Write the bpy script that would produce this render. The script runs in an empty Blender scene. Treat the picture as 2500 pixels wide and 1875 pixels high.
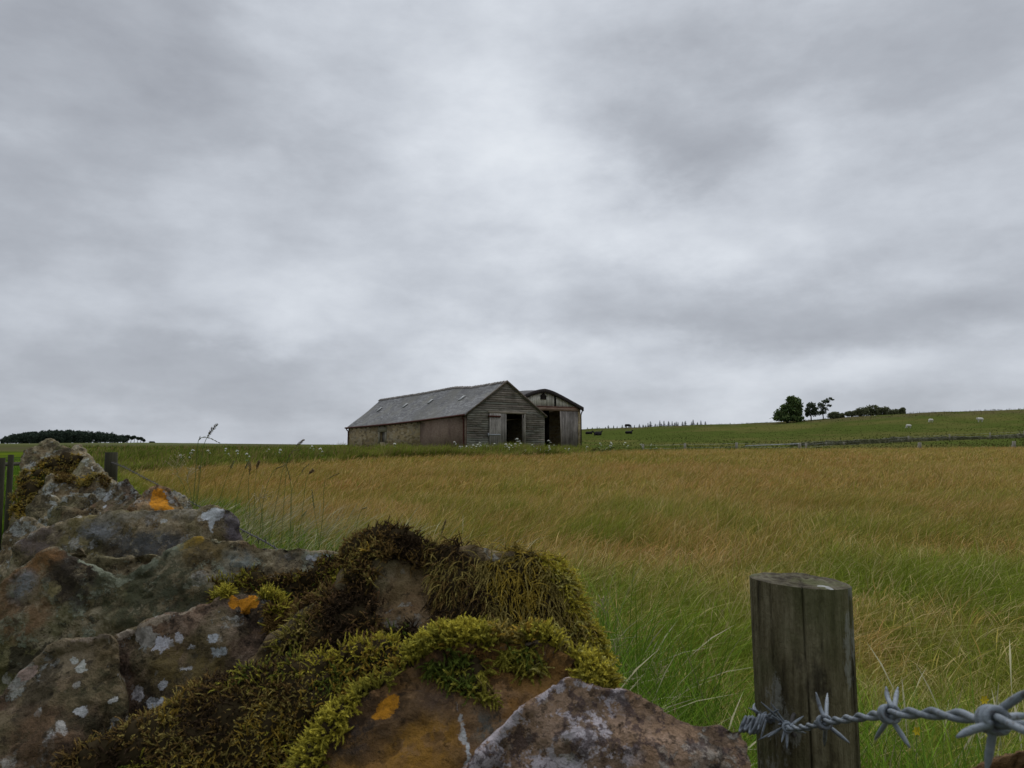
import bpy, bmesh, math, random
import numpy as np
from mathutils import Vector, Matrix

S = bpy.context.scene
COL = S.collection
rng = np.random.default_rng(7)
random.seed(7)
R = math.radians

# ------------------------------------------------------------------ camera
F = 1800.0                      # focal length in photo pixels (2500 px wide)
CAM = np.array([0.0, 0.0, 1.5])
PITCH = math.atan(145.5 / F)
cam_d = bpy.data.cameras.new('camera')
cam_d.sensor_width = 36.0
cam_d.lens = 36.0 * F / 2500.0
cam_d.clip_start = 0.02
cam_d.clip_end = 6000.0
cam_d.dof.use_dof = True
cam_d.dof.focus_distance = 3.0
cam_d.dof.aperture_fstop = 32.0
cam = bpy.data.objects.new('camera', cam_d)
cam.location = CAM
cam.rotation_euler = (math.pi / 2 + PITCH, 0, 0)
COL.objects.link(cam)
S.camera = cam

# ------------------------------------------------------------------ view
S.render.engine = 'CYCLES'
S.view_settings.view_transform = 'Standard'
S.view_settings.look = 'None'
S.view_settings.exposure = 0.0
S.view_settings.gamma = 1.0
S.cycles.max_bounces = 5
S.cycles.diffuse_bounces = 3
S.cycles.transparent_max_bounces = 6

cp, sp = math.cos(PITCH), math.sin(PITCH)
def ray(px, py):
    a = (px - 1250.0) / F
    b = (937.5 - py) / F
    return np.array([a, cp - sp * b, sp + cp * b])
def U(px, py, d):
    """point at camera depth d seen at photo pixel px,py"""
    return CAM + ray(px, py) * d
def PX(P):
    """world points (N,3) -> photo pixels"""
    Q = np.atleast_2d(P) - CAM
    f = Q[:, 1] * cp + Q[:, 2] * sp
    u = -Q[:, 1] * sp + Q[:, 2] * cp
    f = np.where(np.abs(f) < 1e-6, 1e-6, f)
    return np.stack([1250 + F * Q[:, 0] / f, 937.5 - F * u / f, f], 1)

# ------------------------------------------------------------------ sun
SUN_EL, SUN_AZ = 52.0, 25.0      # azimuth from +Y towards +X
sun_d = bpy.data.lights.new('sun', 'SUN')
sun_d.energy = 1.0
sun_d.angle = R(24)
sun_d.color = (1.0, 0.97, 0.92)
sun = bpy.data.objects.new('sun', sun_d)
sun.rotation_euler = (R(90 - SUN_EL), 0, R(180 - SUN_AZ))
COL.objects.link(sun)

# ------------------------------------------------------------------ world: overcast cloud layer over a Nishita sky
W = bpy.data.worlds.new('World')
S.world = W
W.use_nodes = True
nt = W.node_tree
nt.nodes.clear()

class NB:
    """tiny node builder"""
    def __init__(s, nt): s.nt = nt
    def n(s, typ, **kw):
        nd = s.nt.nodes.new(typ)
        for k, v in kw.items(): setattr(nd, k, v)
        return nd
    def l(s, a, b): s.nt.links.new(a, b)
    def put(s, sock, v):
        if hasattr(v, 'is_output') or isinstance(v, bpy.types.NodeSocket): s.l(v, sock)
        elif v is not None:
            if isinstance(v, (tuple, list)) and len(v) == 3 and sock.type == 'RGBA': v = (*v, 1)
            sock.default_value = v
    def m(s, op, a, b=None, c=None, clamp=False):
        nd = s.n('ShaderNodeMath', operation=op, use_clamp=clamp)
        s.put(nd.inputs[0], a)
        if b is not None: s.put(nd.inputs[1], b)
        if c is not None: s.put(nd.inputs[2], c)
        return nd.outputs[0]
    def v(s, op, a, b=None, scale=None):
        nd = s.n('ShaderNodeVectorMath', operation=op)
        s.put(nd.inputs[0], a)
        if b is not None: s.put(nd.inputs[1], b)
        if scale is not None: s.put(nd.inputs['Scale'], scale)
        return nd.outputs['Value'] if op in ('DOT_PRODUCT', 'LENGTH', 'DISTANCE') else nd.outputs[0]
    def noise(s, vec, scale, detail=4, rough=0.55, dist=0.0, out='Fac'):
        nd = s.n('ShaderNodeTexNoise')
        s.put(nd.inputs['Vector'], vec)
        nd.inputs['Scale'].default_value = scale
        nd.inputs['Detail'].default_value = detail
        nd.inputs['Roughness'].default_value = rough
        nd.inputs['Distortion'].default_value = dist
        return nd.outputs[out]
    def vor(s, vec, scale, feature='F1', rand=1.0, out='Distance'):
        nd = s.n('ShaderNodeTexVoronoi', feature=feature)
        s.put(nd.inputs['Vector'], vec)
        nd.inputs['Scale'].default_value = scale
        nd.inputs['Randomness'].default_value = rand
        return nd.outputs[out]
    def ramp(s, fac, stops, interp='LINEAR'):
        nd = s.n('ShaderNodeValToRGB')
        cr = nd.color_ramp
        cr.interpolation = interp
        while len(cr.elements) < len(stops): cr.elements.new(0.5)
        for e, (p, c) in zip(cr.elements, stops):
            e.position = p
            e.color = (c, c, c, 1) if isinstance(c, (int, float)) else (*c, 1)
        s.put(nd.inputs[0], fac)
        return nd.outputs[0]
    def mix(s, fac, a, b, blend='MIX'):
        nd = s.n('ShaderNodeMix', data_type='RGBA', blend_type=blend)
        s.put(nd.inputs[0], fac)
        s.put(nd.inputs[6], a)
        s.put(nd.inputs[7], b)
        return nd.outputs[2]
    def step(s, x, lo, hi):
        nd = s.n('ShaderNodeMapRange', interpolation_type='SMOOTHSTEP')
        s.put(nd.inputs[0], x)
        s.put(nd.inputs[1], lo)
        s.put(nd.inputs[2], hi)
        return nd.outputs[0]
    def mapping(s, vec, scale=(1, 1, 1), loc=(0, 0, 0), rot=(0, 0, 0)):
        nd = s.n('ShaderNodeMapping')
        s.put(nd.inputs[0], vec)
        nd.inputs['Location'].default_value = loc
        nd.inputs['Rotation'].default_value = rot
        nd.inputs['Scale'].default_value = scale
        return nd.outputs[0]

b = NB(nt)
tc = b.n('ShaderNodeTexCoord').outputs['Generated']
D = b.v('NORMALIZE', tc)
sx = b.n('ShaderNodeSeparateXYZ'); b.l(D, sx.inputs[0])
zc = b.m('MAXIMUM', sx.outputs[2], 0.0)
den = b.m('ADD', zc, 0.16)
cx = b.m('DIVIDE', sx.outputs[0], den)
cy = b.m('DIVIDE', sx.outputs[1], den)
cv = b.n('ShaderNodeCombineXYZ'); b.l(cx, cv.inputs[0]); b.l(cy, cv.inputs[1])
cv = cv.outputs[0]
# cloud structure: rounded masses overhead, flattened layers towards the horizon
wv = b.v('SCALE', b.v('SUBTRACT', b.noise(b.mapping(D, (1, 1, 2.0)), 3.4, 6, .58, out='Color'), (.5, .5, .5)), scale=.24)
Dw = b.v('ADD', D, wv)
n1 = b.noise(b.mapping(D, (1, 1, 1.6), (3.1, 1.7, 0)), 4.6, 8, 0.52, 0.0)
n2 = b.noise(b.mapping(cv, (1, 1, 1), (8.1, 5.7, 2)), 1.5, 6, 0.52, 0.0)
n3 = b.noise(b.mapping(D, (1, 1, 2.2), (1.1, 4.7, 3)), 9.0, 9, 0.60, 0.0)
val = b.m('ADD', b.m('ADD', b.m('MULTIPLY', n1, 0.50), b.m('MULTIPLY', n2, 0.16)), b.m('MULTIPLY', n3, .34))
val = b.m('ADD', b.m('MULTIPLY', b.m('SUBTRACT', val, 0.5), 1.28), 0.53)
# broader brighter and darker reaches of the cloud deck: direction (as px), size, flattening, gain
SPOTS = [(1350, 480, .10, 1.6, .24), (1560, 545, .10, 1.8, .16), (1130, 330, .09, 1.2, .12), (1230, 130, .16, 1.0, .14), (620, 60, .12, 1.0, .16), (1950, 325, .05, 1.2, .18), (2260, 460, .12, 1.8, .10),
         (250, 430, .16, 2.2, .12), (700, 480, .14, 2.0, .08), (690, 815, .12, 4.5, .16), (1080, 900, .10, 4.5, .22), (1430, 890, .12, 4.5, .14), (2150, 930, .2, 5, .10), (2100, 885, .16, 3.5, .12), (520, 700, .12, 3.5, .10), (1900, 540, .12, 2.2, .10),
         (140, 170, .19, 1.3, -.32), (420, 265, .10, 1.5, -.14), (1590, 390, .065, 1.5, -.30), (1480, 300, .09, 1.0, -.10), (900, 400, .09, 1.5, -.18), (2320, 210, .15, 1.4, -.18), (1800, 130, .12, 1.2, -.10), (850, 180, .08, 1.2, -.06),
         (1280, 650, .14, 2.5, -.10), (1700, 700, .11, 3.0, -.16), (1930, 800, .14, 4.5, -.20), (2380, 790, .14, 4.0, -.16), (800, 880, .12, 5.0, -.14), (260, 910, .18, 3.5, -.12), (240, 1020, .22, 4.0, -.10), (2200, 980, .22, 4.0, -.07), (250, 620, .16, 2.6, -.08), (960, 740, .10, 3.5, -.08)]
for (px, py, sg, kz, g) in SPOTS:
    r_ = ray(px, py); r_ = r_ / np.linalg.norm(r_)
    df = b.v('MULTIPLY', b.v('SUBTRACT', Dw, tuple(r_)), (1, 1, kz))
    e = b.m('EXPONENT', b.m('MULTIPLY', b.v('DOT_PRODUCT', df, df), -0.5 / sg ** 2))
    val = b.m('ADD', val, b.m('MULTIPLY', e, g * 1.1))
cloud = b.ramp(val, [(0.08, (.342, .364, .410)), (0.34, (.437, .466, .518)), (0.56, (.560, .596, .656)), (0.80, (.698, .738, .798)), (1.0, (.81, .85, .90))])
# an overcast sky is brighter towards the zenith
up = b.m('ADD', 1.0, b.m('MULTIPLY', b.step(sx.outputs[2], 0.50, 1.0), 1.8))
# unseen sky behind the camera dimmed, so surfaces facing it get less light
back = b.m('SUBTRACT', 1.0, b.m('MULTIPLY', b.step(b.m('MULTIPLY', sx.outputs[1], -1.0), -.25, .55), .36))
cloudc = b.v('SCALE', cloud, scale=b.m('MULTIPLY', up, back))
sky = b.n('ShaderNodeTexSky', sky_type='NISHITA')
sky.sun_disc = False
sky.sun_elevation = R(SUN_EL)
sky.sun_rotation = R(SUN_AZ)
skyc = b.v('SCALE', sky.outputs[0], scale=0.06)
fin = b.mix(0.97, skyc, cloudc)
bg = b.n('ShaderNodeBackground')
b.l(fin, bg.inputs[0])
bg.inputs[1].default_value = 1.0
wo = b.n('ShaderNodeOutputWorld')
b.l(bg.outputs[0], wo.inputs[0])

# ------------------------------------------------------------------ helpers
def tag(o, label=None, cat=None, group=None, kind=None):
    if label: o['label'] = label
    if cat: o['category'] = cat
    if group: o['group'] = group
    if kind: o['kind'] = kind
    return o
WLOC = {}
def empty(name, loc, rz=0.0):
    o = bpy.data.objects.new(name, None)
    COL.objects.link(o)
    o.location = loc
    o.rotation_euler = (0, 0, rz)
    o.empty_display_size = 0.2
    return o
def wloc(o):
    v = Vector((0, 0, 0))
    while o is not None:
        v = v + Vector(o.location)
        o = o.parent
    return v
def link(name, me, mat=None, parent=None, origin=None):
    """mesh data is in world coordinates; the origin is moved to the base of the shape"""
    n = len(me.vertices)
    co = np.empty(n * 3, np.float32)
    me.vertices.foreach_get('co', co)
    co = co.reshape(-1, 3)
    if origin is None:
        lo, hi = co.min(0), co.max(0)
        origin = np.array([(lo[0] + hi[0]) / 2, (lo[1] + hi[1]) / 2, lo[2]])
    origin = np.array(origin, np.float32)
    co = co - origin
    me.vertices.foreach_set('co', co.ravel())
    o = bpy.data.objects.new(name, me)
    COL.objects.link(o)
    if parent is not None:
        o.parent = parent
        origin = origin - np.array(wloc(parent), np.float32)
    o.location = [float(v) for v in origin]
    if mat is not None:
        me.materials.clear(); me.materials.append(mat)
    me.update()
    return o
def npmesh(name, V, Fc, col=None, smooth=False):
    """V (N,3); Fc (M,3) or (M,4) or list of such arrays"""
    if not isinstance(Fc, (list, tuple)): Fc = [Fc]
    Fc = [f for f in Fc if len(f)]
    me = bpy.data.meshes.new(name)
    V = np.asarray(V, np.float32)
    me.vertices.add(len(V))
    me.vertices.foreach_set('co', V.ravel())
    idx = np.concatenate([np.asarray(f, np.int32).ravel() for f in Fc])
    cnt = np.concatenate([np.full(len(f), f.shape[1], np.int32) for f in Fc])
    st = np.concatenate([[0], np.cumsum(cnt)[:-1]]).astype(np.int32)
    me.loops.add(len(idx))
    me.loops.foreach_set('vertex_index', idx)
    me.polygons.add(len(cnt))
    me.polygons.foreach_set('loop_start', st)
    me.polygons.foreach_set('loop_total', cnt)
    if smooth: me.polygons.foreach_set('use_smooth', np.ones(len(cnt), bool))
    me.update(calc_edges=True)
    if col is not None:
        at = me.color_attributes.new('col', 'FLOAT_COLOR', 'POINT')
        c4 = np.ones((len(V), 4), np.float32)
        c4[:, :3] = col
        at.data.foreach_set('color', c4.ravel())
    return me
class MB:
    """collects quads/tris/prisms in world space into ONE mesh"""
    def __init__(s): s.V = []; s.Fq = []; s.Ft = []; s.C = []; s.n = 0
    def add(s, V, Fc, c=(1, 1, 1)):
        V = np.asarray(V, float).reshape(-1, 3)
        for f in Fc:
            (s.Fq if len(f) == 4 else s.Ft).append([i + s.n for i in f])
        s.V.append(V)
        cc = np.asarray(c, float)
        s.C.append(np.tile(cc, (len(V), 1)) if cc.ndim == 1 else cc)
        s.n += len(V)
    def hexa(s, c8, c=(1, 1, 1)):
        """8 corners: bottom 0-3 (ccw), top 4-7"""
        s.add(c8, [(3, 2, 1, 0), (4, 5, 6, 7), (0, 1, 5, 4), (1, 2, 6, 5), (2, 3, 7, 6), (3, 0, 4, 7)], c)
    def mesh(s, name, smooth=False):
        Fs = []
        if s.Fq: Fs.append(np.array(s.Fq, np.int32))
        if s.Ft: Fs.append(np.array(s.Ft, np.int32))
        return npmesh(name, np.concatenate(s.V), Fs, np.concatenate(s.C), smooth)
    def build(s, name, mat, parent=None, smooth=False, origin=None):
        return link(name, s.mesh(name, smooth), mat, parent, origin)
def tube_np(P, rad, sides=6, cap=True):
    P = np.asarray(P, float); n = len(P)
    rad = np.broadcast_to(np.asarray(rad, float), (n,))
    T = np.gradient(P, axis=0)
    T /= np.linalg.norm(T, axis=1, keepdims=True) + 1e-12
    up = np.array([0.0, 0.0, 1.0]) if abs(T[0][2]) < 0.9 else np.array([1.0, 0.0, 0.0])
    V = []
    N = np.cross(T[0], up); N /= np.linalg.norm(N)
    for i in range(n):
        N = N - T[i] * np.dot(N, T[i]); N /= np.linalg.norm(N) + 1e-12
        B = np.cross(T[i], N)
        for k in range(sides):
            a = 2 * math.pi * k / sides
            V.append(P[i] + rad[i] * (math.cos(a) * N + math.sin(a) * B))
    Fc = []
    for i in range(n - 1):
        for k in range(sides):
            k2 = (k + 1) % sides
            Fc.append((i * sides + k, i * sides + k2, (i + 1) * sides + k2, (i + 1) * sides + k))
    if cap:
        V.append(P[0]); V.append(P[-1])
        a, e = n * sides, n * sides + 1
        for k in range(sides):
            k2 = (k + 1) % sides
            Fc.append((a, k2, k)); Fc.append((e, (n - 1) * sides + k, (n - 1) * sides + k2))
    return np.array(V), Fc
def spline(P, n):
    """Catmull-Rom through points"""
    P = np.asarray(P, float)
    Q = np.vstack([2 * P[0] - P[1], P, 2 * P[-1] - P[-2]])
    out = []
    m = len(P) - 1
    for t in np.linspace(0, m - 1e-6, n):
        i = int(t); u = t - i
        p0, p1, p2, p3 = Q[i:i + 4]
        out.append(0.5 * ((2 * p1) + (-p0 + p2) * u + (2 * p0 - 5 * p1 + 4 * p2 - p3) * u * u + (-p0 + 3 * p1 - 3 * p2 + p3) * u ** 3))
    return np.array(out)
# value noise in numpy
def _hash(ix, iy, iz, seed):
    h = (ix.astype(np.int64) * 374761393 + iy.astype(np.int64) * 668265263 + iz.astype(np.int64) * 2147483647 + seed * 974711) & 0xffffffff
    h = ((h ^ (h >> 13)) * 1274126177) & 0xffffffff
    h = (h ^ (h >> 16)) & 0xffffffff
    h = (h * 2246822519) & 0xffffffff
    h = h ^ (h >> 15)
    return h / 4294967295.0
def vnoise(P, seed=0):
    P = np.asarray(P, float)
    if P.shape[1] == 2: P = np.hstack([P, np.zeros((len(P), 1))])
    I = np.floor(P).astype(np.int64); f = P - I
    u = f * f * (3 - 2 * f)
    r = 0
    for dx in (0, 1):
        for dy in (0, 1):
            for dz in (0, 1):
                w = (u[:, 0] if dx else 1 - u[:, 0]) * (u[:, 1] if dy else 1 - u[:, 1]) * (u[:, 2] if dz else 1 - u[:, 2])
                r = r + w * _hash(I[:, 0] + dx, I[:, 1] + dy, I[:, 2] + dz, seed)
    return r
def fbm(P, scale, octv=4, seed=0, gain=0.5):
    P = np.asarray(P, float) * scale
    a, r, t = 1.0, 0.0, 0.0
    for o in range(octv):
        r = r + a * vnoise(P * (2.03 ** o) + 17.3 * o, seed + o); t += a; a *= gain
    return r / t
def in_poly(x, y, poly):
    poly = np.asarray(poly, float)
    ins = np.zeros(len(x), bool)
    j = len(poly) - 1
    for i in range(len(poly)):
        xi, yi = poly[i]; xj, yj = poly[j]
        c = ((yi > y) != (yj > y)) & (x < (xj - xi) * (y - yi) / (yj - yi + 1e-12) + xi)
        ins ^= c
        j = i
    return ins
def sstep(x, a, b_):
    t = np.clip((x - a) / (b_ - a), 0, 1)
    return t * t * (3 - 2 * t)
def remesh(me, voxel, smooth_it=3, fac=0.5):
    o = bpy.data.objects.new('tmp', me)
    COL.objects.link(o)
    m = o.modifiers.new('r', 'REMESH'); m.mode = 'VOXEL'; m.voxel_size = voxel; m.use_smooth_shade = True
    if smooth_it:
        k = o.modifiers.new('s', 'SMOOTH'); k.factor = fac; k.iterations = smooth_it
    dg = bpy.context.evaluated_depsgraph_get()
    out = bpy.data.meshes.new_from_object(o.evaluated_get(dg))
    bpy.data.objects.remove(o)
    return out
def verts(me):
    co = np.empty(len(me.vertices) * 3, np.float32); me.vertices.foreach_get('co', co)
    return co.reshape(-1, 3).astype(float)
def normals(me):
    co = np.empty(len(me.vertices) * 3, np.float32); me.vertices.foreach_get('normal', co)
    return co.reshape(-1, 3).astype(float)
def set_verts(me, V):
    me.vertices.foreach_set('co', np.asarray(V, np.float32).ravel()); me.update()

# ------------------------------------------------------------------ materials
def new_mat(name):
    m = bpy.data.materials.new(name)
    m.use_nodes = True
    m.node_tree.nodes.clear()
    bb = NB(m.node_tree)
    return m, bb
def finish(bb, colr, rough=0.8, bump=None, bstr=0.3, bdist=0.01, metallic=0.0, spec=0.10, trans=0.0):
    p = bb.n('ShaderNodeBsdfPrincipled')
    bb.put(p.inputs['Base Color'], colr)
    bb.put(p.inputs['Roughness'], rough)
    p.inputs['Metallic'].default_value = metallic
    p.inputs['Specular IOR Level'].default_value = spec
    if bump is not None:
        bm_ = bb.n('ShaderNodeBump')
        bm_.inputs['Strength'].default_value = bstr
        bm_.inputs['Distance'].default_value = bdist
        bb.l(bump, bm_.inputs['Height'])
        bb.l(bm_.outputs[0], p.inputs['Normal'])
    out = bb.n('ShaderNodeOutputMaterial')
    sh = p.outputs[0]
    if trans > 0:
        t = bb.n('ShaderNodeBsdfTranslucent')
        bb.put(t.inputs[0], colr)
        mx = bb.n('ShaderNodeMixShader'); mx.inputs[0].default_value = trans
        bb.l(sh, mx.inputs[1]); bb.l(t.outputs[0], mx.inputs[2])
        sh = mx.outputs[0]
    bb.l(sh, out.inputs[0])
    return p
def attr(bb, name='col'):
    a = bb.n('ShaderNodeAttribute'); a.attribute_name = name
    return a.outputs['Color']
def objco(bb): return bb.n('ShaderNodeTexCoord').outputs['Object']
def wpos(bb): return bb.n('ShaderNodeNewGeometry').outputs['Position']

def vc_mat(name, rough=0.7, trans=0.0, nscale=None, namp=0.3, spec=0.2):
    m, bb = new_mat(name)
    c = attr(bb)
    if nscale:
        k = bb.noise(objco(bb), nscale, 3)
        f = bb.m('ADD', 1 - namp / 2, bb.m('MULTIPLY', k, namp))
        c = bb.v('SCALE', c, scale=f)
    finish(bb, c, rough, trans=trans, spec=spec)
    return m
M_GRASS = vc_mat('grass_blades', 0.85, 0.25, spec=.03)
M_LEAF = vc_mat('leaves', 0.85, 0.30, spec=.04)
M_MOSS = vc_mat('moss', 0.95, 0.15, spec=.03)
# ------------------------------------------------------------------ terrain
SKC = np.array([-600, 0, 340, 852, 1415, 1600, 1880, 2170, 2500, 3200.0])
SKY_Y = np.array([1083, 1083, 1080.5, 1086, 1048, 1041, 1031, 1011, 998, 975.0])     # skyline row of the bare ground
SKD = np.array([420, 420, 400, 330, 300, 270, 240, 215, 190, 180.0])              # distance of that crest
EDC = np.array([-600, 0, 300, 700, 1000, 1415, 1650, 2000, 2500, 3200.0])
EDY = np.array([24, 26, 28, 35, 44, 49, 60, 64, 70, 74.0])                        # far edge of the hay field
def colpx(x, y):
    yy = np.maximum(y, 2.0)
    return np.clip(1250 + F * x / yy, -600, 3200)
def ground(x, y):
    x = np.asarray(x, float); y = np.asarray(y, float)
    c = colpx(x, y)
    zs_px = np.interp(c, SKC, SKY_Y); ys = np.interp(c, SKC, SKD)
    zs = 1.5 + (1083 - zs_px) / F * ys
    yy = np.maximum(y, 0)
    z = 0.85 * np.minimum(yy, 62) / 62
    f = np.clip((yy - 62) / (ys - 62), 0, 1)
    z = z + (zs - 0.85) * (f ** (0.93 + .75 * sstep(c, 1100, 1500)))
    z = z - 0.004 * np.maximum(yy - ys, 0)
    P = np.stack([x, y], 1)
    z = z + (fbm(P, 0.05, 2, 3) - 0.5) * 0.25 * sstep(yy, 5, 40) + (fbm(P, 0.4, 2, 5) - 0.5) * 0.06 * sstep(yy, 2, 8)
    return z
def gz(x, y): return float(ground([x], [y])[0])
TAN = np.array([.43, .275, .088]); RED = np.array([.44, .205, .088]); OLI = np.array([.31, .255, .052]); GRN = np.array([.155, .215, .020]); DGR = np.array([.060, .105, .020])
def wall_at(x, y):
    return 0.842 * x + 0.539 * y, -0.539 * x + 0.842 * y
def field_weights(x, y):
    """0..1: how green (leafy) and how red the hay is at a place, and whether it is inside the hay field"""
    P = np.stack([x, y], 1)
    a, t = wall_at(x, y)
    yd = np.maximum(y, .5)
    Q = np.stack([x / (0.5 + 0.11 * yd), 9 * np.log(yd)], 1)     # larger patches farther off
    n1 = fbm(np.stack([x * 0.30, y * 0.22], 1), 1.0, 3, 11)
    n2 = fbm(np.stack([x * 0.9, y * 0.6], 1), 1.0, 3, 23)
    n3 = fbm(np.stack([x * 0.16, y * 0.10], 1), 1.0, 3, 31)
    near = 1 - sstep(y, 3.0, 11.0)
    n4 = fbm(np.stack([x * 2.6, y * 1.6], 1), 1.0, 3, 27)
    n5 = fbm(np.stack([x * 7, y * 4.5], 1), 1.0, 2, 29)
    gw = sstep(n1 * 0.20 + n2 * 0.25 + n4 * .30 + n5 * .25 + near * 0.10, 0.42, 0.66) * (0.28 + 0.64 * (1 - sstep(y, 8, 22)))
    wallside = 1 - sstep(a + (n2 - .5) * 2.2, 1.0, 3.0 + .05 * np.clip(t, 0, 12))
    gw = np.maximum(gw, wallside)
    edge = np.interp(colpx(x, y), EDC, EDY) + (n1 - .5) * 9
    out = sstep(y, edge - 1.5, edge + 1.5)
    red = sstep(n3 * .3 + n4 * .4 + n5 * .3, 0.47, 0.60)
    oli = sstep(n2 * .4 + n4 * .3 + n5 * .3, 0.38, 0.60)
    return np.clip(gw, 0, 1), red, oli, out
def field_col(x, y):
    gw, red, oli, out = field_weights(x, y)
    c = TAN + (OLI - TAN) * (oli * 0.75)[:, None]
    c = c + (RED - c) * (red * 0.6)[:, None]
    c = c + (GRN - c) * gw[:, None]
    band = GRN * 0.9 + (DGR - GRN) * sstep(fbm(np.stack([x, y], 1), 0.35, 3, 41), .4, .6)[:, None]
    c = c + (band - c) * out[:, None]
    return c, gw, out
HILL1 = np.array([.072, .092, .020]); HILL2 = np.array([.112, .108, .032]); MOOR = np.array([.085, .080, .040])
def ground_col(x, y):
    c, gw, out = field_col(x, y)
    P = np.stack([x, y], 1)
    n = fbm(P, 0.03, 4, 51); n2 = fbm(P, 0.15, 3, 61)
    hill = HILL1 + (HILL2 - HILL1) * sstep(n * .6 + n2 * .4, .42, .62)[:, None]
    px = colpx(x, y)
    moor = sstep(900 - px, 0, 300) * sstep(y, 62, 75)
    hill = hill + (MOOR - hill) * (moor * (0.35 + .65 * sstep(n2, .35, .6)))[:, None]
    strip = sstep(y, 170, 180) * sstep(600 - px, 0, 100)
    hill = hill + (np.array([.11, .12, .05]) - hill) * (strip * .8)[:, None]
    crest = sstep(y / np.interp(px, SKC, SKD), .86, .97) * (px > 1400)
    hill = hill + (np.array([.10, .085, .04]) - hill) * (crest * sstep(n2, .35, .55) * .8)[:, None]
    far = sstep(y, 60, 68)
    soil = c * 0.55; hill = hill * .85
    return soil + (hill - soil) * far[:, None]

rr = np.concatenate([[0.0], np.geomspace(0.6, 5000, 250)])
aa = np.concatenate([np.linspace(-46, 46, 380), np.linspace(46, 314, 120)[1:-1]])
AA, RR = np.meshgrid(np.radians(aa), rr[1:])
gx, gy = (RR * np.sin(AA)).ravel(), (RR * np.cos(AA)).ravel()
GV = np.stack([np.append(gx, 0), np.append(gy, 0), np.append(ground(gx, gy), 0)], 1)
na, nr = len(aa), len(rr) - 1
ii, jj = np.meshgrid(np.arange(nr - 1), np.arange(na), indexing='ij')
j2 = (jj + 1) % na
GF = np.stack([ii * na + jj, (ii + 1) * na + jj, (ii + 1) * na + j2, ii * na + j2], -1).reshape(-1, 4)[:, ::-1]
ctr = nr * na
GT = np.array([[j, (j + 1) % na, ctr] for j in range(na)])[:, ::-1]
gcol = np.vstack([ground_col(gx, gy), [[.06, .06, .03]]])
gm, gb = new_mat('meadow_ground')
gp = wpos(gb)
nz = gb.noise(gp, 0.6, 8, 0.65)
nz2 = gb.noise(gb.mapping(gp, (1, .35, 1)), 0.12, 6, 0.6)
gc = gb.v('SCALE', attr(gb), scale=gb.m('ADD', 0.42, gb.m('ADD', gb.m('MULTIPLY', nz, 0.75), gb.m('MULTIPLY', nz2, .45))))
finish(gb, gc, 1.0, bump=nz, bstr=0.8, bdist=0.25, spec=0.0)
gme = npmesh('ground', GV, [GF, GT], gcol, True)
g_o = link('ground', gme, gm, origin=(0, 0, 0))
tag(g_o, 'meadow and grazing hill rising to the moor skyline', 'ground', kind='structure')

# ------------------------------------------------------------------ barn frame: w along the front, s backwards, z up
BA = (-3.67, 60.0); BU = np.array([.819, .574]); BV = np.array([-.574, .819])
ra = ray(1140, 1045); BA = (ra[0] / ra[1] * 60.0, 60.0)
def B(w, s, z): return np.array([BA[0] + BU[0] * w + BV[0] * s, BA[1] + BU[1] * w + BV[1] * s, z])
def solve_s(px, py, w):
    """where the ray through px meets the vertical plane w=const; returns s,z"""
    r = ray(px, py); k = r[0] / r[1]
    # BA0+BU0 w+BV0 s = k(BA1+BU1 w+BV1 s)
    s = (k * (BA[1] + BU[1] * w) - BA[0] - BU[0] * w) / (BV[0] - k * BV[1])
    Y = BA[1] + BU[1] * w + BV[1] * s
    return s, 1.5 + r[2] / r[1] * Y
def solve_w(px, py, s):
    r = ray(px, py); k = r[0] / r[1]
    w = (k * (BA[1] + BV[1] * s) - BA[0] - BV[0] * s) / (BU[0] - k * BU[1])
    Y = BA[1] + BU[1] * w + BV[1] * s
    return w, 1.5 + r[2] / r[1] * Y
def box_wsz(mb, w0, w1, s0, s1, z0, z1, c=(1, 1, 1), ztop=None):
    """ztop: function (w,s)->z for the four top corners"""
    q = [(w0, s0), (w1, s0), (w1, s1), (w0, s1)]
    top = [ztop(w, s) if ztop else z1 for w, s in q]
    mb.hexa([B(w, s, z0) for w, s in q] + [B(w, s, t) for (w, s), t in zip(q, top)], c)

W1 = solve_w(1329, 1005, 0)[0]           # width of the stone barn
EZ0 = solve_s(1140, 1008, 0)[1]
sB, EZ1 = solve_s(852, 1041, 0)
HW = W1 / 2
RW, RZ0 = solve_w(1236, 931, 0)
ridge_px = [(1236, 931), (1195, 938), (1152, 945), (1112, 945.5), (1070, 953), (1026, 961), (980, 968), (932, 975.5)]
ridge = [solve_s(px, py, RW) for px, py in ridge_px]
RS = np.array([r_[0] for r_ in ridge]); RZ = np.array([r_[1] for r_ in ridge]); RS[0] = 0
LB = max(sB, RS[-1])
def ez(s): return EZ0 + (EZ1 - EZ0) * s / sB - 0.10 * math.sin(math.pi * min(max(s / sB, 0), 1))
def rz(s): return float(np.interp(s, RS, RZ))
GB = 0.45          # wall feet, a little below the turf
print('barn', W1, EZ0, EZ1, sB, RW, RZ0, RS, RZ)

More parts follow.
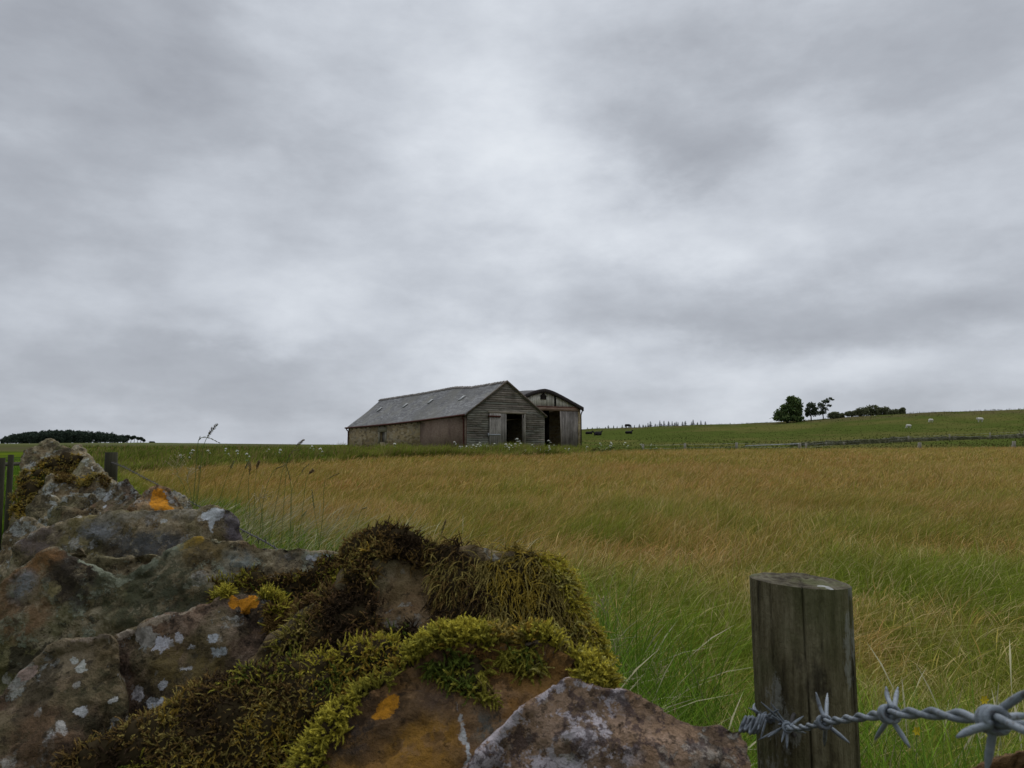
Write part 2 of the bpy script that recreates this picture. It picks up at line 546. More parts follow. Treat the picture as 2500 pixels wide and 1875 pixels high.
# materials of the barns
mS, bb = new_mat('rubble_stone')
p = bb.mapping(objco(bb), (.62, .62, 1.7))
pw = bb.v('ADD', p, bb.v('SCALE', bb.noise(p, 1.2, 3, out='Color'), scale=0.35))
vd = bb.vor(pw, 3.2, 'DISTANCE_TO_EDGE')
vcn = bb.vor(pw, 3.2, 'F1', out='Color')
hs = bb.n('ShaderNodeSeparateColor'); bb.l(vcn, hs.inputs[0])
stonec = bb.ramp(hs.outputs[0], [(0.0, (.15, .115, .07)), (.3, (.34, .26, .145)), (.6, (.42, .34, .20)), (.85, (.45, .39, .28)), (1, (.22, .18, .13))])
big = bb.noise(p, .35, 3)
stonec = bb.mix(bb.m('MULTIPLY', big, .5), stonec, (.33, .26, .13), 'MIX')
mort = bb.step(vd, 0.0, 0.055)
cc = bb.mix(mort, (.30, .25, .17), stonec)
cc = bb.v('SCALE', cc, scale=bb.m('ADD', .55, bb.m('MULTIPLY', bb.noise(p, 9, 4), .7)))
finish(bb, cc, 0.95, bump=bb.m('ADD', mort, bb.noise(p, 12, 3)), bstr=.7, bdist=.04)
mBr, bb = new_mat('old_brick')
tcb = objco(bb)
br = bb.n('ShaderNodeTexBrick'); bb.l(bb.n('ShaderNodeUVMap').outputs[0], br.inputs[0])
br.inputs['Scale'].default_value = 1.0
br.inputs['Brick Width'].default_value = .24; br.inputs['Row Height'].default_value = .08; br.inputs['Mortar Size'].default_value = .009
br.inputs['Color1'].default_value = (.175, .115, .082, 1); br.inputs['Color2'].default_value = (.235, .165, .122, 1); br.inputs['Mortar'].default_value = (.25, .20, .16, 1)
stn = bb.noise(bb.mapping(tcb, (1, 1, .5)), .9, 5, .6)
cc = bb.mix(bb.step(stn, .45, .72), br.outputs[0], (.13, .088, .070))
cc = bb.v('SCALE', cc, scale=bb.m('ADD', .7, bb.m('MULTIPLY', bb.noise(tcb, 6, 4), .6)))
finish(bb, cc, .93, bump=br.outputs['Fac'], bstr=-.3, bdist=.01)
mSl, bb = new_mat('slate_roof')
br = bb.n('ShaderNodeTexBrick'); bb.l(bb.n('ShaderNodeUVMap').outputs[0], br.inputs[0])
br.inputs['Scale'].default_value = 1.0
br.inputs['Brick Width'].default_value = .42; br.inputs['Row Height'].default_value = .27; br.inputs['Mortar Size'].default_value = .022; br.inputs['Mortar Smooth'].default_value = .5
br.inputs['Color1'].default_value = (.075, .074, .074, 1); br.inputs['Color2'].default_value = (.170, .166, .160, 1); br.inputs['Mortar'].default_value = (.035, .035, .035, 1)
ob = objco(bb)
slip = bb.noise(bb.mapping(ob, (.35, .35, 2.2)), 3.2, 6, .75)
sl_ = bb.mix(bb.m('MULTIPLY', bb.step(slip, .50, .60), .7), br.outputs[0], (.26, .255, .245))
sl_ = bb.mix(bb.m('MULTIPLY', bb.step(bb.noise(bb.mapping(ob, (.35, .35, 2.6)), 5.5, 6, .75), .54, .60), .7), sl_, (.035, .034, .034))
cc = bb.mix(bb.step(bb.noise(ob, .45, 5, .65), .42, .68), sl_, (.150, .142, .112))
cc = bb.mix(bb.m('MULTIPLY', bb.step(bb.noise(bb.mapping(ob, (1, 1, .6)), .22, 4, .6), .50, .62), .45), cc, (.055, .052, .048))
cc = bb.mix(bb.step(bb.noise(ob, 4.5, 4, .7), .60, .70), cc, (.34, .335, .315))
finish(bb, cc, .62, spec=.4, bump=bb.m('ADD', bb.m('SUBTRACT', 1.0, br.outputs['Fac']), bb.noise(ob, 3, 3)), bstr=.6, bdist=.03)
def wood_mat(name, scale_along=(1, 1, 1), base=(.10, .092, .075), lite=(.24, .225, .195), dark=(.035, .03, .025)):
    m, bb = new_mat(name)
    ob = objco(bb)
    g_ = bb.noise(bb.mapping(ob, scale_along), 5.0, 6, .7)
    g2 = bb.noise(ob, 1.0, 4, .6)
    cc = bb.ramp(bb.m('ADD', bb.m('MULTIPLY', g_, .6), bb.m('MULTIPLY', g2, .4)), [(.30, dark), (.47, base), (.64, lite)])
    cc = bb.mix(1.0, cc, attr(bb), 'MULTIPLY')
    finish(bb, cc, .85, bump=g_, bstr=.4, bdist=.01)
    return m
mWH = wood_mat('weathered_boards', (.25, .25, 3), base=(.205, .182, .158), lite=(.38, .35, .315), dark=(.08, .066, .056))
mWV = wood_mat('weathered_planks', (3, 3, .2), base=(.17, .158, .14), lite=(.32, .30, .275), dark=(.07, .06, .05))
mWP = wood_mat('pale_planks', (3, 3, .2), base=(.62, .61, .57), lite=(.78, .77, .74), dark=(.34, .32, .29))
def plain(name, c, rough=.7, ns=3.0, amp=.5, metallic=0.0, bstr=.2):
    m, bb = new_mat(name)
    k = bb.noise(objco(bb), ns, 5, .6)
    finish(bb, bb.v('SCALE', bb.mix(0.0, c, c), scale=bb.m('ADD', 1 - amp / 2, bb.m('MULTIPLY', k, amp))), rough, bump=k, bstr=bstr, bdist=.01, metallic=metallic)
    return m
mRed = plain('rusty_red_paint', (.075, .028, .020), .7)
mDk = plain('dark_metal', (.030, .024, .022), .6)
mLint = plain('pale_stone', (.27, .25, .19), .9)
mGlassy = plain('grey_glazing', (.28, .285, .28), .5, ns=9, amp=.9)
mGalv = plain('galvanised_bar', (.36, .37, .39), .45)
mInt = plain('dark_interior', (.018, .016, .014), .95)  # near-black colour puts the darkness inside the barns into the surfaces
mVerge = plain('dark_verge', (.040, .034, .033), .8)
mRoof2 = plain('bitumen_sheet', (.075, .070, .068), .7, ns=1.0, amp=.9)

def planar_uv(me, ax, ay):
    """uv = metres along two axes (world vectors)"""
    V_ = verts(me)
    uvl = me.uv_layers.new(name='UVMap')
    li = np.empty(len(me.loops), np.int32); me.loops.foreach_get('vertex_index', li)
    uv = np.stack([V_ @ np.array(ax), V_ @ np.array(ay)], 1)[li]
    uvl.data.foreach_set('uv', uv.astype(np.float32).ravel())

barn = empty('stone_barn', B(HW, LB / 2, GB))
tag(barn, 'long stone and brick barn with slate roof and an open doorway in its boarded gable', 'barn')
TH = 0.45
sBr = solve_s(1025, 1045, 0)[0]
wn0, wz1 = solve_s(940, 1054.5, 0); wn1, wz0 = solve_s(927, 1079, 0)
wn = sorted([wn0, wn1])
# stone side wall in pieces around the window opening
m = MB(); zt = lambda w, s: EZ0 + (EZ1 - EZ0) * s / sB - 0.15
for s0, s1 in zip(*(lambda a: (a[:-1], a[1:]))(list(np.linspace(sBr, wn[0], 2)))): box_wsz(m, 0, TH, s0, s1, GB, 0, ztop=zt)
for s0, s1 in zip(*(lambda a: (a[:-1], a[1:]))(list(np.linspace(wn[1], LB, 2)))): box_wsz(m, 0, TH, s0, s1, GB, 0, ztop=zt)
box_wsz(m, 0, TH, wn[0], wn[1], GB, wz0 - .02)
box_wsz(m, 0, TH, wn[0], wn[1], wz1 + .02, 0, ztop=zt)
sw = m.build('side_wall', mS, barn); tag(sw, 'rubble stone stretch of the side wall')
m = MB(); box_wsz(m, 0, W1, LB - TH + .003, LB - .003, GB, min(EZ1, EZ0) - .1)
m.add([B(0, LB - .3, EZ1 - .1), B(W1, LB - .3, EZ1 - .1), B(RW, LB - .3, rz(LB) - .05)], [(0, 1, 2)])
m.build('back_wall', mS, barn)
m = MB(); box_wsz(m, W1 - TH, W1 + 0.0, .25, LB - TH, GB, 0, ztop=zt); m.build('side_wall', mS, barn)
m = MB()
bs = [.42, sBr - .003]
for s0, s1 in zip(bs[:-1], bs[1:]): box_wsz(m, .03, TH, s0, s1, GB, 0, ztop=zt)
me = m.mesh('brick_wall'); planar_uv(me, (BV[0], BV[1], 0), (0, 0, 1))
o = link('brick_wall', me, mBr, barn); tag(o, 'dull red brick stretch of the side wall')
m = MB(); box_wsz(m, -.06, TH + .05, .14, .42, GB, EZ0 - .12)
me = m.mesh('brick_pier'); planar_uv(me, (BV[0] + BU[0], BV[1] + BU[1], 0), (0, 0, 1))
link('brick_pier', me, mBr, barn)
# window
wr = empty('window', B(-.01, (wn[0] + wn[1]) / 2, wz0)); wr.parent = barn; wr.location = Vector(B(-.01, (wn[0] + wn[1]) / 2, wz0)) - barn.location
m = MB(); box_wsz(m, -.035, .12, wn[0] - .42, wn[1] + .40, wz1 + .0, wz1 + .52); m.build('lintel', mLint, wr)
for q0, q1 in ((wn[0] - .36, wn[0]), (wn[1], wn[1] + .30)):
    m = MB(); box_wsz(m, -.03, .14, q0, q1, wz0 - .1, wz1 - .003); m.build('jamb', mLint, wr)
m = MB(); box_wsz(m, .26, .31, wn[0] + (wn[1] - wn[0]) * .45, wn[1], wz0 - .02, wz1); m.build('shutter', mWV, wr)
# added dark blocks under the eaves, standing in for the shaded joist holes
m = MB(); q = 14
s0 = sBr + .3
box_wsz(m, -.07, -.002, s0, s0 + .13, ez(s0) - .36, ez(s0) - .22, (.4, .35, .3))
rf0 = m.build('joist_hole_block', mWV, barn)
for k in range(1, q):
    s1 = s0 + (LB - 1.2 - s0) * k / (q - 1)
    c = rf0.copy(); COL.objects.link(c); c.parent = barn
    c.location = rf0.location + Vector(B(0, s1, ez(s1)) - B(0, s0, ez(s0)))
# roof: two slate slopes with the sagging ridge
def slope(wE, wR, over, name):
    sg = np.linspace(-.12, LB + .15, 60)
    V_, F_ = [], []
    nk = 14
    for s in sg:
        e = B(wE, s, ez(s)); r_ = B(wR, s, rz(s))
        d = (e - r_); d /= np.linalg.norm(d)
        e = e + d * over
        for k in range(nk + 1):
            f = k / nk
            P_ = e + (r_ - e) * f
            P_[2] += 0.05 * math.sin(s * 1.3 + 4 * f) * math.sin(math.pi * f) * .6 - .07 * math.sin(math.pi * f) + .02 * math.sin(s * 5.1 + f * 9)
            V_.append(P_)
    V_ = np.array(V_); n_ = nk + 1
    nV = len(V_)
    V_ = np.vstack([V_, V_ - [0, 0, .10]])
    for i in range(len(sg) - 1):
        for k in range(nk):
            a_ = i * n_ + k
            F_.append((a_, a_ + 1, a_ + n_ + 1, a_ + n_))
            F_.append((a_ + nV, a_ + n_ + nV, a_ + n_ + 1 + nV, a_ + 1 + nV))
    for i in range(len(sg) - 1):
        a_ = i * n_; F_.append((a_, a_ + n_, a_ + n_ + nV, a_ + nV))
        a_ = i * n_ + nk; F_.append((a_ + nV, a_ + n_ + nV, a_ + n_, a_))
    for k in range(nk):
        F_.append((k, k + nV, k + 1 + nV, k + 1))
        a_ = (len(sg) - 1) * n_ + k; F_.append((a_, a_ + 1, a_ + 1 + nV, a_ + nV))
    me = npmesh(name, V_, np.array(F_))
    d = B(wR, 0, rz(0)) - B(wE, 0, ez(0)); d /= np.linalg.norm(d)
    planar_uv(me, (BV[0], BV[1], 0), d)
    return link(name, me, mSl, barn)
roofL = slope(0, RW, .30, 'roof_slope')
roofR = slope(W1, RW, .25, 'roof_slope')
tag(roofL, 'grey slate slope with four pale glazed slips')
def roof_pt(px, py, lift=.05):
    """point on the left slope seen at px,py"""
    r_ = ray(px, py)
    best = None
    o3 = CAM
    for s in np.linspace(0, LB, 160):
        e = B(0, s, ez(s)); q_ = B(RW, s, rz(s))
        k = r_[0] / r_[1]
        # intersect in plan
        dx, dy = (q_ - e)[:2]
        den_ = dx - k * dy
        f = (k * e[1] - e[0]) / den_
        P_ = e + (q_ - e) * f
        zz = 1.5 + r_[2] / r_[1] * P_[1]
        er = abs(zz - P_[2]) + (0 if 0 <= f <= 1 else 9)
        if best is None or er < best[0]: best = (er, s, f)
    return best[1], best[2]
def slope_P(s, f, lift):
    e = B(0, s, ez(s)); q_ = B(RW, s, rz(s))
    P_ = e + (q_ - e) * f
    P_[2] += lift - .07 * math.sin(math.pi * f)
    return P_
for (xa, ya, xb, yb) in [(919, 1004, 934, 995), (983, 994, 995, 986), (1043, 984.5, 1057.5, 975.5), (1119.5, 978, 1134.5, 967.5)]:
    s0, f0 = roof_pt(xa, ya); s1, f1 = roof_pt(xb, yb)
    sm = (s0 + s1) / 2; hw = .21
    f0, f1 = min(f0, f1), max(f0, f1)
    m = MB()
    m.hexa([slope_P(sm - hw, f0, .04), slope_P(sm - hw, f1, .04), slope_P(sm + hw, f1, .04), slope_P(sm + hw, f0, .04),
            slope_P(sm - hw, f0, .13), slope_P(sm - hw, f1, .13), slope_P(sm + hw, f1, .13), slope_P(sm + hw, f0, .13)])
    m.build('skylight', mGlassy, barn)
# ridge tiles: one run, each tile stepping over the next
m = MB(); s = -.14
while s < LB + .1:
    z0, z1 = rz(max(s, 0)), rz(max(s + .45, 0))
    for sgn in (-1, 1):
        w_ = .19
        c_ = .75 + .5 * random.random()
        lft = random.uniform(0, .035)
        m.hexa([B(RW, s, z0 - .03 + lft), B(RW + sgn * w_, s, z0 - .20 + lft), B(RW + sgn * w_, s + .46, z1 - .22 + lft), B(RW, s + .46, z1 - .05 + lft),
                B(RW, s, z0 + .08 + lft), B(RW + sgn * (w_ + .02), s, z0 - .12 + lft), B(RW + sgn * (w_ + .02), s + .46, z1 - .15 + lft), B(RW, s + .46, z1 + .04 + lft)], (c_, c_, c_))
    s += .45
mRidge, bb = new_mat('ridge_tiles')
k = bb.noise(objco(bb), 5, 4)
finish(bb, bb.v('SCALE', bb.mix(1.0, (.17, .155, .14), attr(bb), 'MULTIPLY'), scale=bb.m('ADD', .6, bb.m('MULTIPLY', k, .8))), .85, bump=k, bstr=.3)
m.build('ridge_tiles', mRidge, barn)
# gutter and downpipes
def run(pts, r_, name, mat, par, sides=8, n_=24):
    V_, F_ = tube_np(spline(pts, n_) if n_ else pts, r_, sides)
    m = MB(); m.add(V_, F_); return m.build(name, mat, par, True)
run([B(-.32, s, ez(s) - .17) for s in np.linspace(-.1, LB + .12, 12)], .085, 'gutter', mRed, barn)
run([B(-.30, .32, EZ0 - .2), B(-.24, .32, EZ0 - .42), B(-.13, .32, EZ0 - .62), B(-.12, .33, EZ0 - 1.6), B(-.12, .30, GB + .3)], .065, 'downpipe', mRed, barn)
run([B(-.30, LB - .1, EZ1 - .2), B(-.22, LB - .1, EZ1 - .4), B(-.08, LB - .12, EZ1 - .6), B(-.08, LB - .12, EZ1 - 1.6), B(-.08, LB - .12, GB)], .06, 'downpipe', mRed, barn)
# boarded front gable
wd0, zd1 = solve_w(1193.5, 1008, 0); wd1 = solve_w(1234, 1040, 0)[0]; wd2 = solve_w(1274, 1040, 0)[0]; wd3 = solve_w(1281, 1040, 0)[0]
def gl(z):   # left / right limits of the gable at height z
    if z <= EZ0: return 0.0, W1
    f = (z - EZ0) / (rz(0) - EZ0)
    return RW * f, W1 + (RW - W1) * f
m = MB(); z = GB; bh = .185
while z < rz(0) - .1:
    z1 = min(z + bh, rz(0) - .03)
    segs = [(None, None)] if z + .05 > zd1 else [(None, wd0), (wd3, None)]
    if z < zd1 < z1 and len(segs) == 2: z1 = zd1
    for a_, b_ in segs:
        l0, r0 = gl(z); l1, r1 = gl(z1)
        if a_ is not None: l0 = l1 = a_
        if b_ is not None: r0 = r1 = b_
        # boards in lengths
        cuts = [0] + sorted([random.uniform(.25, .75)] if random.random() < .6 else []) + [1]
        for u0, u1 in zip(cuts[:-1], cuts[1:]):
            c_ = random.uniform(.68, 1.05); cw = random.uniform(.92, 1.06)
            if z < 1.6 and b_ is not None: c_ *= 1.3
            tl = random.uniform(-.012, .012)
            f0 = lambda u: l0 + (r0 - l0) * u
            f1 = lambda u: l1 + (r1 - l1) * u
            m.hexa([B(f0(u0), -.055 + tl, z), B(f0(u1) - .004, -.055, z), B(f0(u1) - .004, .01, z), B(f0(u0), .01, z),
                    B(f1(u0), -.02 + tl, z1 - .006), B(f1(u1) - .004, -.02, z1 - .006), B(f1(u1) - .004, .01, z1 - .006), B(f1(u0), .01, z1 - .006)], (c_ * cw, c_, c_ * .96))
    z = z1
m.build('boarded_gable', mWH, barn)
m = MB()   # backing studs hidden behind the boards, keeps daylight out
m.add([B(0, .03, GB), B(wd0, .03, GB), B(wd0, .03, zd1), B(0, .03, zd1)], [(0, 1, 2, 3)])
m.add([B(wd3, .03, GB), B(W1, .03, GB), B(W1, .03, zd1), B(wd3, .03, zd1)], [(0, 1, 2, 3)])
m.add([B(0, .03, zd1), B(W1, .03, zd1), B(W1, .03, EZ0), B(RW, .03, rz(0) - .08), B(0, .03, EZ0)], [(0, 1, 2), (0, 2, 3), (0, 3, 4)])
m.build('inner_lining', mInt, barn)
# bargeboards
for (wa, wb) in ((0 - .22, RW), (W1 + .2, RW)):
    za = EZ0 - .17; zb = rz(0) - .02
    m = MB(); m.hexa([B(wa, -.17, za - .06), B(wb, -.17, zb - .06), B(wb, -.13, zb - .06), B(wa, -.13, za - .06),
                      B(wa, -.17, za + .10), B(wb, -.17, zb + .11), B(wb, -.13, zb + .11), B(wa, -.13, za + .10)], (.55, .5, .45))
    m.build('bargeboard', mWH, barn)
# door leaf: upright planks
door = empty('door', (0, 0, 0)); door.parent = barn; door.location = Vector(B(wd0, -.1, GB)) - barn.location
m = MB(); n_ = 9
for k in range(n_):
    w0 = wd0 + (wd1 - wd0) * k / n_; w1 = wd0 + (wd1 - wd0) * (k + 1) / n_ - .012
    c_ = random.uniform(1.0, 1.7)
    if k >= 6: c_ *= .8
    box_wsz(m, w0, w1, -.115, -.065, GB + random.uniform(0, .1), zd1 - .03, (c_, c_ * .98, c_ * .95))
m.build('plank_leaf', mWV, door)
wh, zh = solve_w(1220, 1016.5, 0); wb_, zb_ = solve_w(1220, 1061.5, 0)
m = MB(); box_wsz(m, wd0 - .14, wh, -.165, -.117, zh - .09, zh + .06); m.build('hinge', mRed, door)
m = MB(); box_wsz(m, wd0 - .12, wb_, -.160, -.117, zb_ - .05, zb_ + .05); box_wsz(m, wd0 - .16, wd0 - .09, -.17, -.11, zb_ - .14, zb_ + .14); o = m.build('door_bar', mGalv, door)
m = MB(); box_wsz(m, wd1, wd1 + .06, -.06, .02, GB, zd1 - .03, (1.5, 1.5, 1.4)); m.build('edge_stile', mWV, door)
# right jamb with a leaning loose board
m = MB()
box_wsz(m, wd3 - .10, wd3, -.12, .0, GB, zd1 - .03, (1.4, 1.35, 1.25))
box_wsz(m, wd2, wd2 + .09, -.08, .0, GB, zd1 - .03, (.7, .65, .6))
m.hexa([B(wd2 + .12, -.15, GB + .1), B(wd2 + .20, -.15, GB + .1), B(wd2 + .20, -.12, GB + .1), B(wd2 + .12, -.12, GB + .1),
        B(wd2 + .0, -.15, zd1 - .4), B(wd2 + .10, -.15, zd1 - .4), B(wd2 + .10, -.12, zd1 - .4), B(wd2 + .0, -.12, zd1 - .4)], (.8, .78, .7))
m.build('door_jamb', mWV, barn)
m = MB(); box_wsz(m, wd0 - .1, wd3 + .1, -.10, -.058, zd1 - .03, zd1 + .17, (1.25, 1.2, 1.1)); m.build('door_lintel', mWH, barn)
m = MB(); m.add([B(.46, .05, .84), B(W1 - .46, .05, .84), B(W1 - .46, LB - .5, .84), B(.46, LB - .5, .84)], [(0, 1, 2, 3)]); m.build('floor', mInt, barn)
m = MB(); box_wsz(m, .46, W1 - .46, 5.0, 5.2, GB, EZ1 - .1); m.build('partition', mInt, barn)

# ------------------------------------------------------------------ the lower timber barn set back beside it
S2 = 6.4
w2r, e2z = solve_w(1415.5, 993, S2)
w2a, a2z = solve_w(1326, 950, S2)
w2l = W1 + .02
L2 = 24.0
zb2 = solve_w(1370, 1003.5, S2)[1]; zt2 = solve_w(1370, 995, S2)[1]
print('barn2', w2l, w2a, w2r, a2z, e2z, zb2, zt2)
barn2 = empty('timber_barn', B((w2l + w2r) / 2, S2 + L2 / 2, GB + .1))
tag(barn2, 'lower timber barn with a curved dark roof set back beside the slate roofed barn', 'barn')
def prof2(w):   # curved roof profile
    if w < w2a:
        f = (w - w2l) / (w2a - w2l)
    else:
        f = (w2r - w) / (w2r - w2a)
    f = max(f, 0)
    ze = e2z
    lin = ze + (a2z - ze + .28) * f
    # rounded crown
    k = .62
    return -math.log(math.exp(-lin / k * 3) + math.exp(-(a2z + .03) / k * 3)) * k / 3
wl = np.linspace(w2l - .02, w2r + .28, 40)
def wave(s): return .14 * math.sin(s * .7 + 1.0) * math.exp(-((s - S2 - 8) / 10) ** 2) - .012 * (s - S2)
ss = np.linspace(S2 - .22, S2 + L2, 30)
V_ = []
for s in ss:
    for w in wl: V_.append(B(w, s, prof2(min(w, w2r)) - max(w - w2r, 0) * .38 + wave(s)))
nw = len(wl); V_ = np.array(V_); nV = len(V_)
V_ = np.vstack([V_, V_ - [0, 0, .07]])
F_ = []
for i in range(len(ss) - 1):
    for k in range(nw - 1):
        a_ = i * nw + k; F_.append((a_, a_ + 1, a_ + nw + 1, a_ + nw)); F_.append((a_ + nV, a_ + nw + nV, a_ + nw + 1 + nV, a_ + 1 + nV))
for k in range(nw - 1): F_.append((k, k + nV, k + 1 + nV, k + 1))
link('roof', npmesh('roof', V_, np.array(F_), None, False), mRoof2, barn2)
# thick verge following the curve
m = MB()
for w0, w1 in zip(wl[:-1], wl[1:]):
    z0 = prof2(min(w0, w2r)) - max(w0 - w2r, 0) * .38; z1 = prof2(min(w1, w2r)) - max(w1 - w2r, 0) * .38
    m.hexa([B(w0, S2 - .30, z0 - .36), B(w1, S2 - .30, z1 - .36), B(w1, S2 - .225, z1 - .36), B(w0, S2 - .225, z0 - .36),
            B(w0, S2 - .30, z0 + .05), B(w1, S2 - .30, z1 + .05), B(w1, S2 - .225, z1 + .05), B(w0, S2 - .225, z0 + .05)])
m.build('verge', mVerge, barn2)
m = MB(); w = w2l
gapw = solve_w(1354, 985, S2)[0]
k = 0
while w < w2r - .1:
    w1 = min(w + random.uniform(.17, .26), w2r - .03)
    c_ = random.uniform(.7, 1.2)
    sk = 0.0
    if abs(w - gapw) < .14:
        w = w1; continue
    m.hexa([B(w, S2 - .07, zt2 + .003), B(w1 - .02, S2 - .07, zt2 + .003), B(w1 - .02, S2 - .02, zt2 + .003), B(w, S2 - .02, zt2 + .003),
            B(w, S2 - .07, max(prof2(w) - .15, zt2 + .02)), B(w1 - .02, S2 - .07, max(prof2(w1) - .15, zt2 + .02)), B(w1 - .02, S2 - .02, max(prof2(w1) - .15, zt2 + .02)), B(w, S2 - .02, max(prof2(w) - .15, zt2 + .02))], (c_, c_ * .98, c_ * .94))
    w = w1
m.build('gable_boards', mWP, barn2)
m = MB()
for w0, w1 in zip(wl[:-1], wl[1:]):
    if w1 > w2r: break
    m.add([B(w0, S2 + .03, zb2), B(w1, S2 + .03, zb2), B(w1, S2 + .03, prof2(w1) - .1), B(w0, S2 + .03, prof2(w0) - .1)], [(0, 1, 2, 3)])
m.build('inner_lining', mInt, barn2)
m = MB(); box_wsz(m, w2l, w2r - .05, S2 - .16, S2 - .075, zb2, zt2, (1.1, .85, .75)); m.build('door_beam', mWH, barn2)
m = MB(); box_wsz(m, w2l + .01, w2r - .03, S2 - .20, S2 - .165, zt2 - .02, zt2 + .09, (.55, .3, .25)); m.build('door_rail', mWH, barn2)
# vent with a little pediment
vw, vz = solve_w(1325, 968, S2)
m = MB(); box_wsz(m, vw - .36, vw + .36, S2 - .13, S2 - .08, vz - .30, vz - .20); box_wsz(m, vw - .36, vw + .36, S2 - .10, S2 - .08, vz - .20, vz + .02)
m.add([B(vw - .46, S2 - .14, vz + .02), B(vw + .46, S2 - .14, vz + .02), B(vw, S2 - .14, vz + .34), B(vw - .46, S2 - .08, vz + .02), B(vw + .46, S2 - .08, vz + .02), B(vw, S2 - .08, vz + .34)],
      [(0, 1, 2), (5, 4, 3), (0, 3, 4, 1), (1, 4, 5, 2), (2, 5, 3, 0)])
for k in range(3): box_wsz(m, vw - .34, vw + .34, S2 - .115, S2 - .101, vz - .17 + .065 * k, vz - .14 + .065 * k)
m.build('vent', mDk, barn2)
# sliding panel
wp0 = solve_w(1366.5, 1040, S2)[0]; wp1 = solve_w(1409, 1040, S2)[0]
m = MB(); n_ = 11
for k in range(n_):
    a_ = wp0 + (wp1 - wp0) * k / n_; c_ = wp0 + (wp1 - wp0) * (k + 1) / n_ - .012; cc_ = random.uniform(.75, 1.15)
    lean = .14 * (1 - k / n_)
    m.hexa([B(a_ + lean, S2 - .14, GB), B(c_ + lean, S2 - .14, GB), B(c_ + lean, S2 - .09, GB), B(a_ + lean, S2 - .09, GB),
            B(a_, S2 - .14, zb2 - .003), B(c_, S2 - .14, zb2 - .003), B(c_, S2 - .09, zb2 - .003), B(a_, S2 - .09, zb2 - .003)], (cc_, cc_ * .96, cc_ * .95))
m.hexa([B(wp0 - .06 + .14, S2 - .16, GB), B(wp0 + .14, S2 - .16, GB), B(wp0 + .14, S2 - .09, GB), B(wp0 - .06 + .14, S2 - .09, GB),
        B(wp0 - .06, S2 - .16, zb2 - .003), B(wp0, S2 - .16, zb2 - .003), B(wp0, S2 - .09, zb2 - .003), B(wp0 - .06, S2 - .09, zb2 - .003)], (1.7, 1.6, 1.5))
m.build('sliding_door', mWV, barn2)
m = MB(); box_wsz(m, wp1 + .02, w2r - .02, S2 - .12, S2 + .45, GB, zb2 - .003); box_wsz(m, w2r - TH, w2r - .02, S2 + .453, S2 + L2, GB, e2z - .12); m.build('side_wall', mS, barn2)
m = MB(); box_wsz(m, w2l, w2r - TH, S2 + L2 - TH, S2 + L2 - .01, GB, e2z - .12)
m.add([B(w2l, S2 + L2 - .2, e2z - .15), B(w2r, S2 + L2 - .2, e2z - .15), B(w2a, S2 + L2 - .2, a2z - .4)], [(0, 1, 2)])
m.build('back_wall', mS, barn2)
m = MB(); m.add([B(w2l, S2, .86), B(w2r - .5, S2, .86), B(w2r - .5, S2 + L2 - .5, .86), B(w2l, S2 + L2 - .5, .86)], [(0, 1, 2, 3)]); m.build('floor', mInt, barn2)
m = MB(); box_wsz(m, w2l, w2r - TH, S2 + 4.5, S2 + 4.7, GB, e2z - .2); m.build('partition', mInt, barn2)
run([B(w2r + .26, s, e2z - .22) for s in np.linspace(S2 - .2, S2 + L2, 8)], .08, 'gutter', mDk, barn2)
run([B(w2r + .26, S2 - .1, e2z - .25), B(w2r + .22, S2 - .1, e2z - .5), B(w2r + .05, S2 - .12, e2z - .85), B(w2r + .05, S2 - .12, e2z - 1.6), B(w2r + .05, S2 - .12, GB)], .06, 'downpipe', mDk, barn2)
# ------------------------------------------------------------------ grass
def blades(P, h, w, az, bend, c0, c1, segs=3, stem=None, hang=0.0):
    """P (N,3) roots; returns V,F,C. blade bows over towards az. stem = seed-head profile"""
    N = len(P)
    lv = np.linspace(0, 1, segs + 1)
    dirv = np.stack([np.cos(az), np.sin(az), np.zeros(N)], 1)
    sa = rng.uniform(0, math.pi, N)
    side = np.stack([np.cos(sa), np.sin(sa), np.zeros(N)], 1)
    Vs, Cs = [], []
    for k, s in enumerate(lv):
        fwd = bend * (s ** 2.0) * h
        upz = h * (s - 0.42 * bend * s ** 2.4 - hang * max(0, s - .7) ** 1.3 * 2)
        ctr = P + dirv * fwd[:, None] + np.array([0, 0, 1.0]) * upz[:, None]
        if stem is None: ww = w * (1 - s ** 1.6) * 0.5
        else: ww = w * np.interp(s, *stem) * 0.5
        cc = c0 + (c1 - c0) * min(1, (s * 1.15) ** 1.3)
        if k < segs:
            Vs += [ctr - side * ww[:, None], ctr + side * ww[:, None]]; Cs += [cc, cc]
        else:
            Vs += [ctr]; Cs += [cc]
    V = np.stack(Vs, 1); C = np.stack(Cs, 1); nv = V.shape[1]
    base = (np.arange(N) * nv)[:, None]
    fs = []
    for k in range(segs - 1):
        fs += [[2 * k, 2 * k + 1, 2 * k + 3], [2 * k, 2 * k + 3, 2 * k + 2]]
    fs += [[2 * segs - 2, 2 * segs - 1, 2 * segs]]
    Fc = (base[:, :, None] + np.array(fs)[None]).reshape(-1, 3)
    return V.reshape(-1, 3), Fc, C.reshape(-1, 3)
class Acc:
    def __init__(s): s.V = []; s.F = []; s.C = []; s.n = 0
    def add(s, V, Fc, C):
        s.V.append(V.astype(np.float32)); s.F.append((Fc + s.n).astype(np.int32)); s.C.append(np.clip(C, 0, 1).astype(np.float32)); s.n += len(V)
    def build(s, name, mat, **kw):
        me = npmesh(name, np.concatenate(s.V), np.concatenate(s.F), np.concatenate(s.C))
        o = link(name, me, mat, origin=kw.pop('origin', None), parent=kw.pop('parent', None)); tag(o, **kw); return o
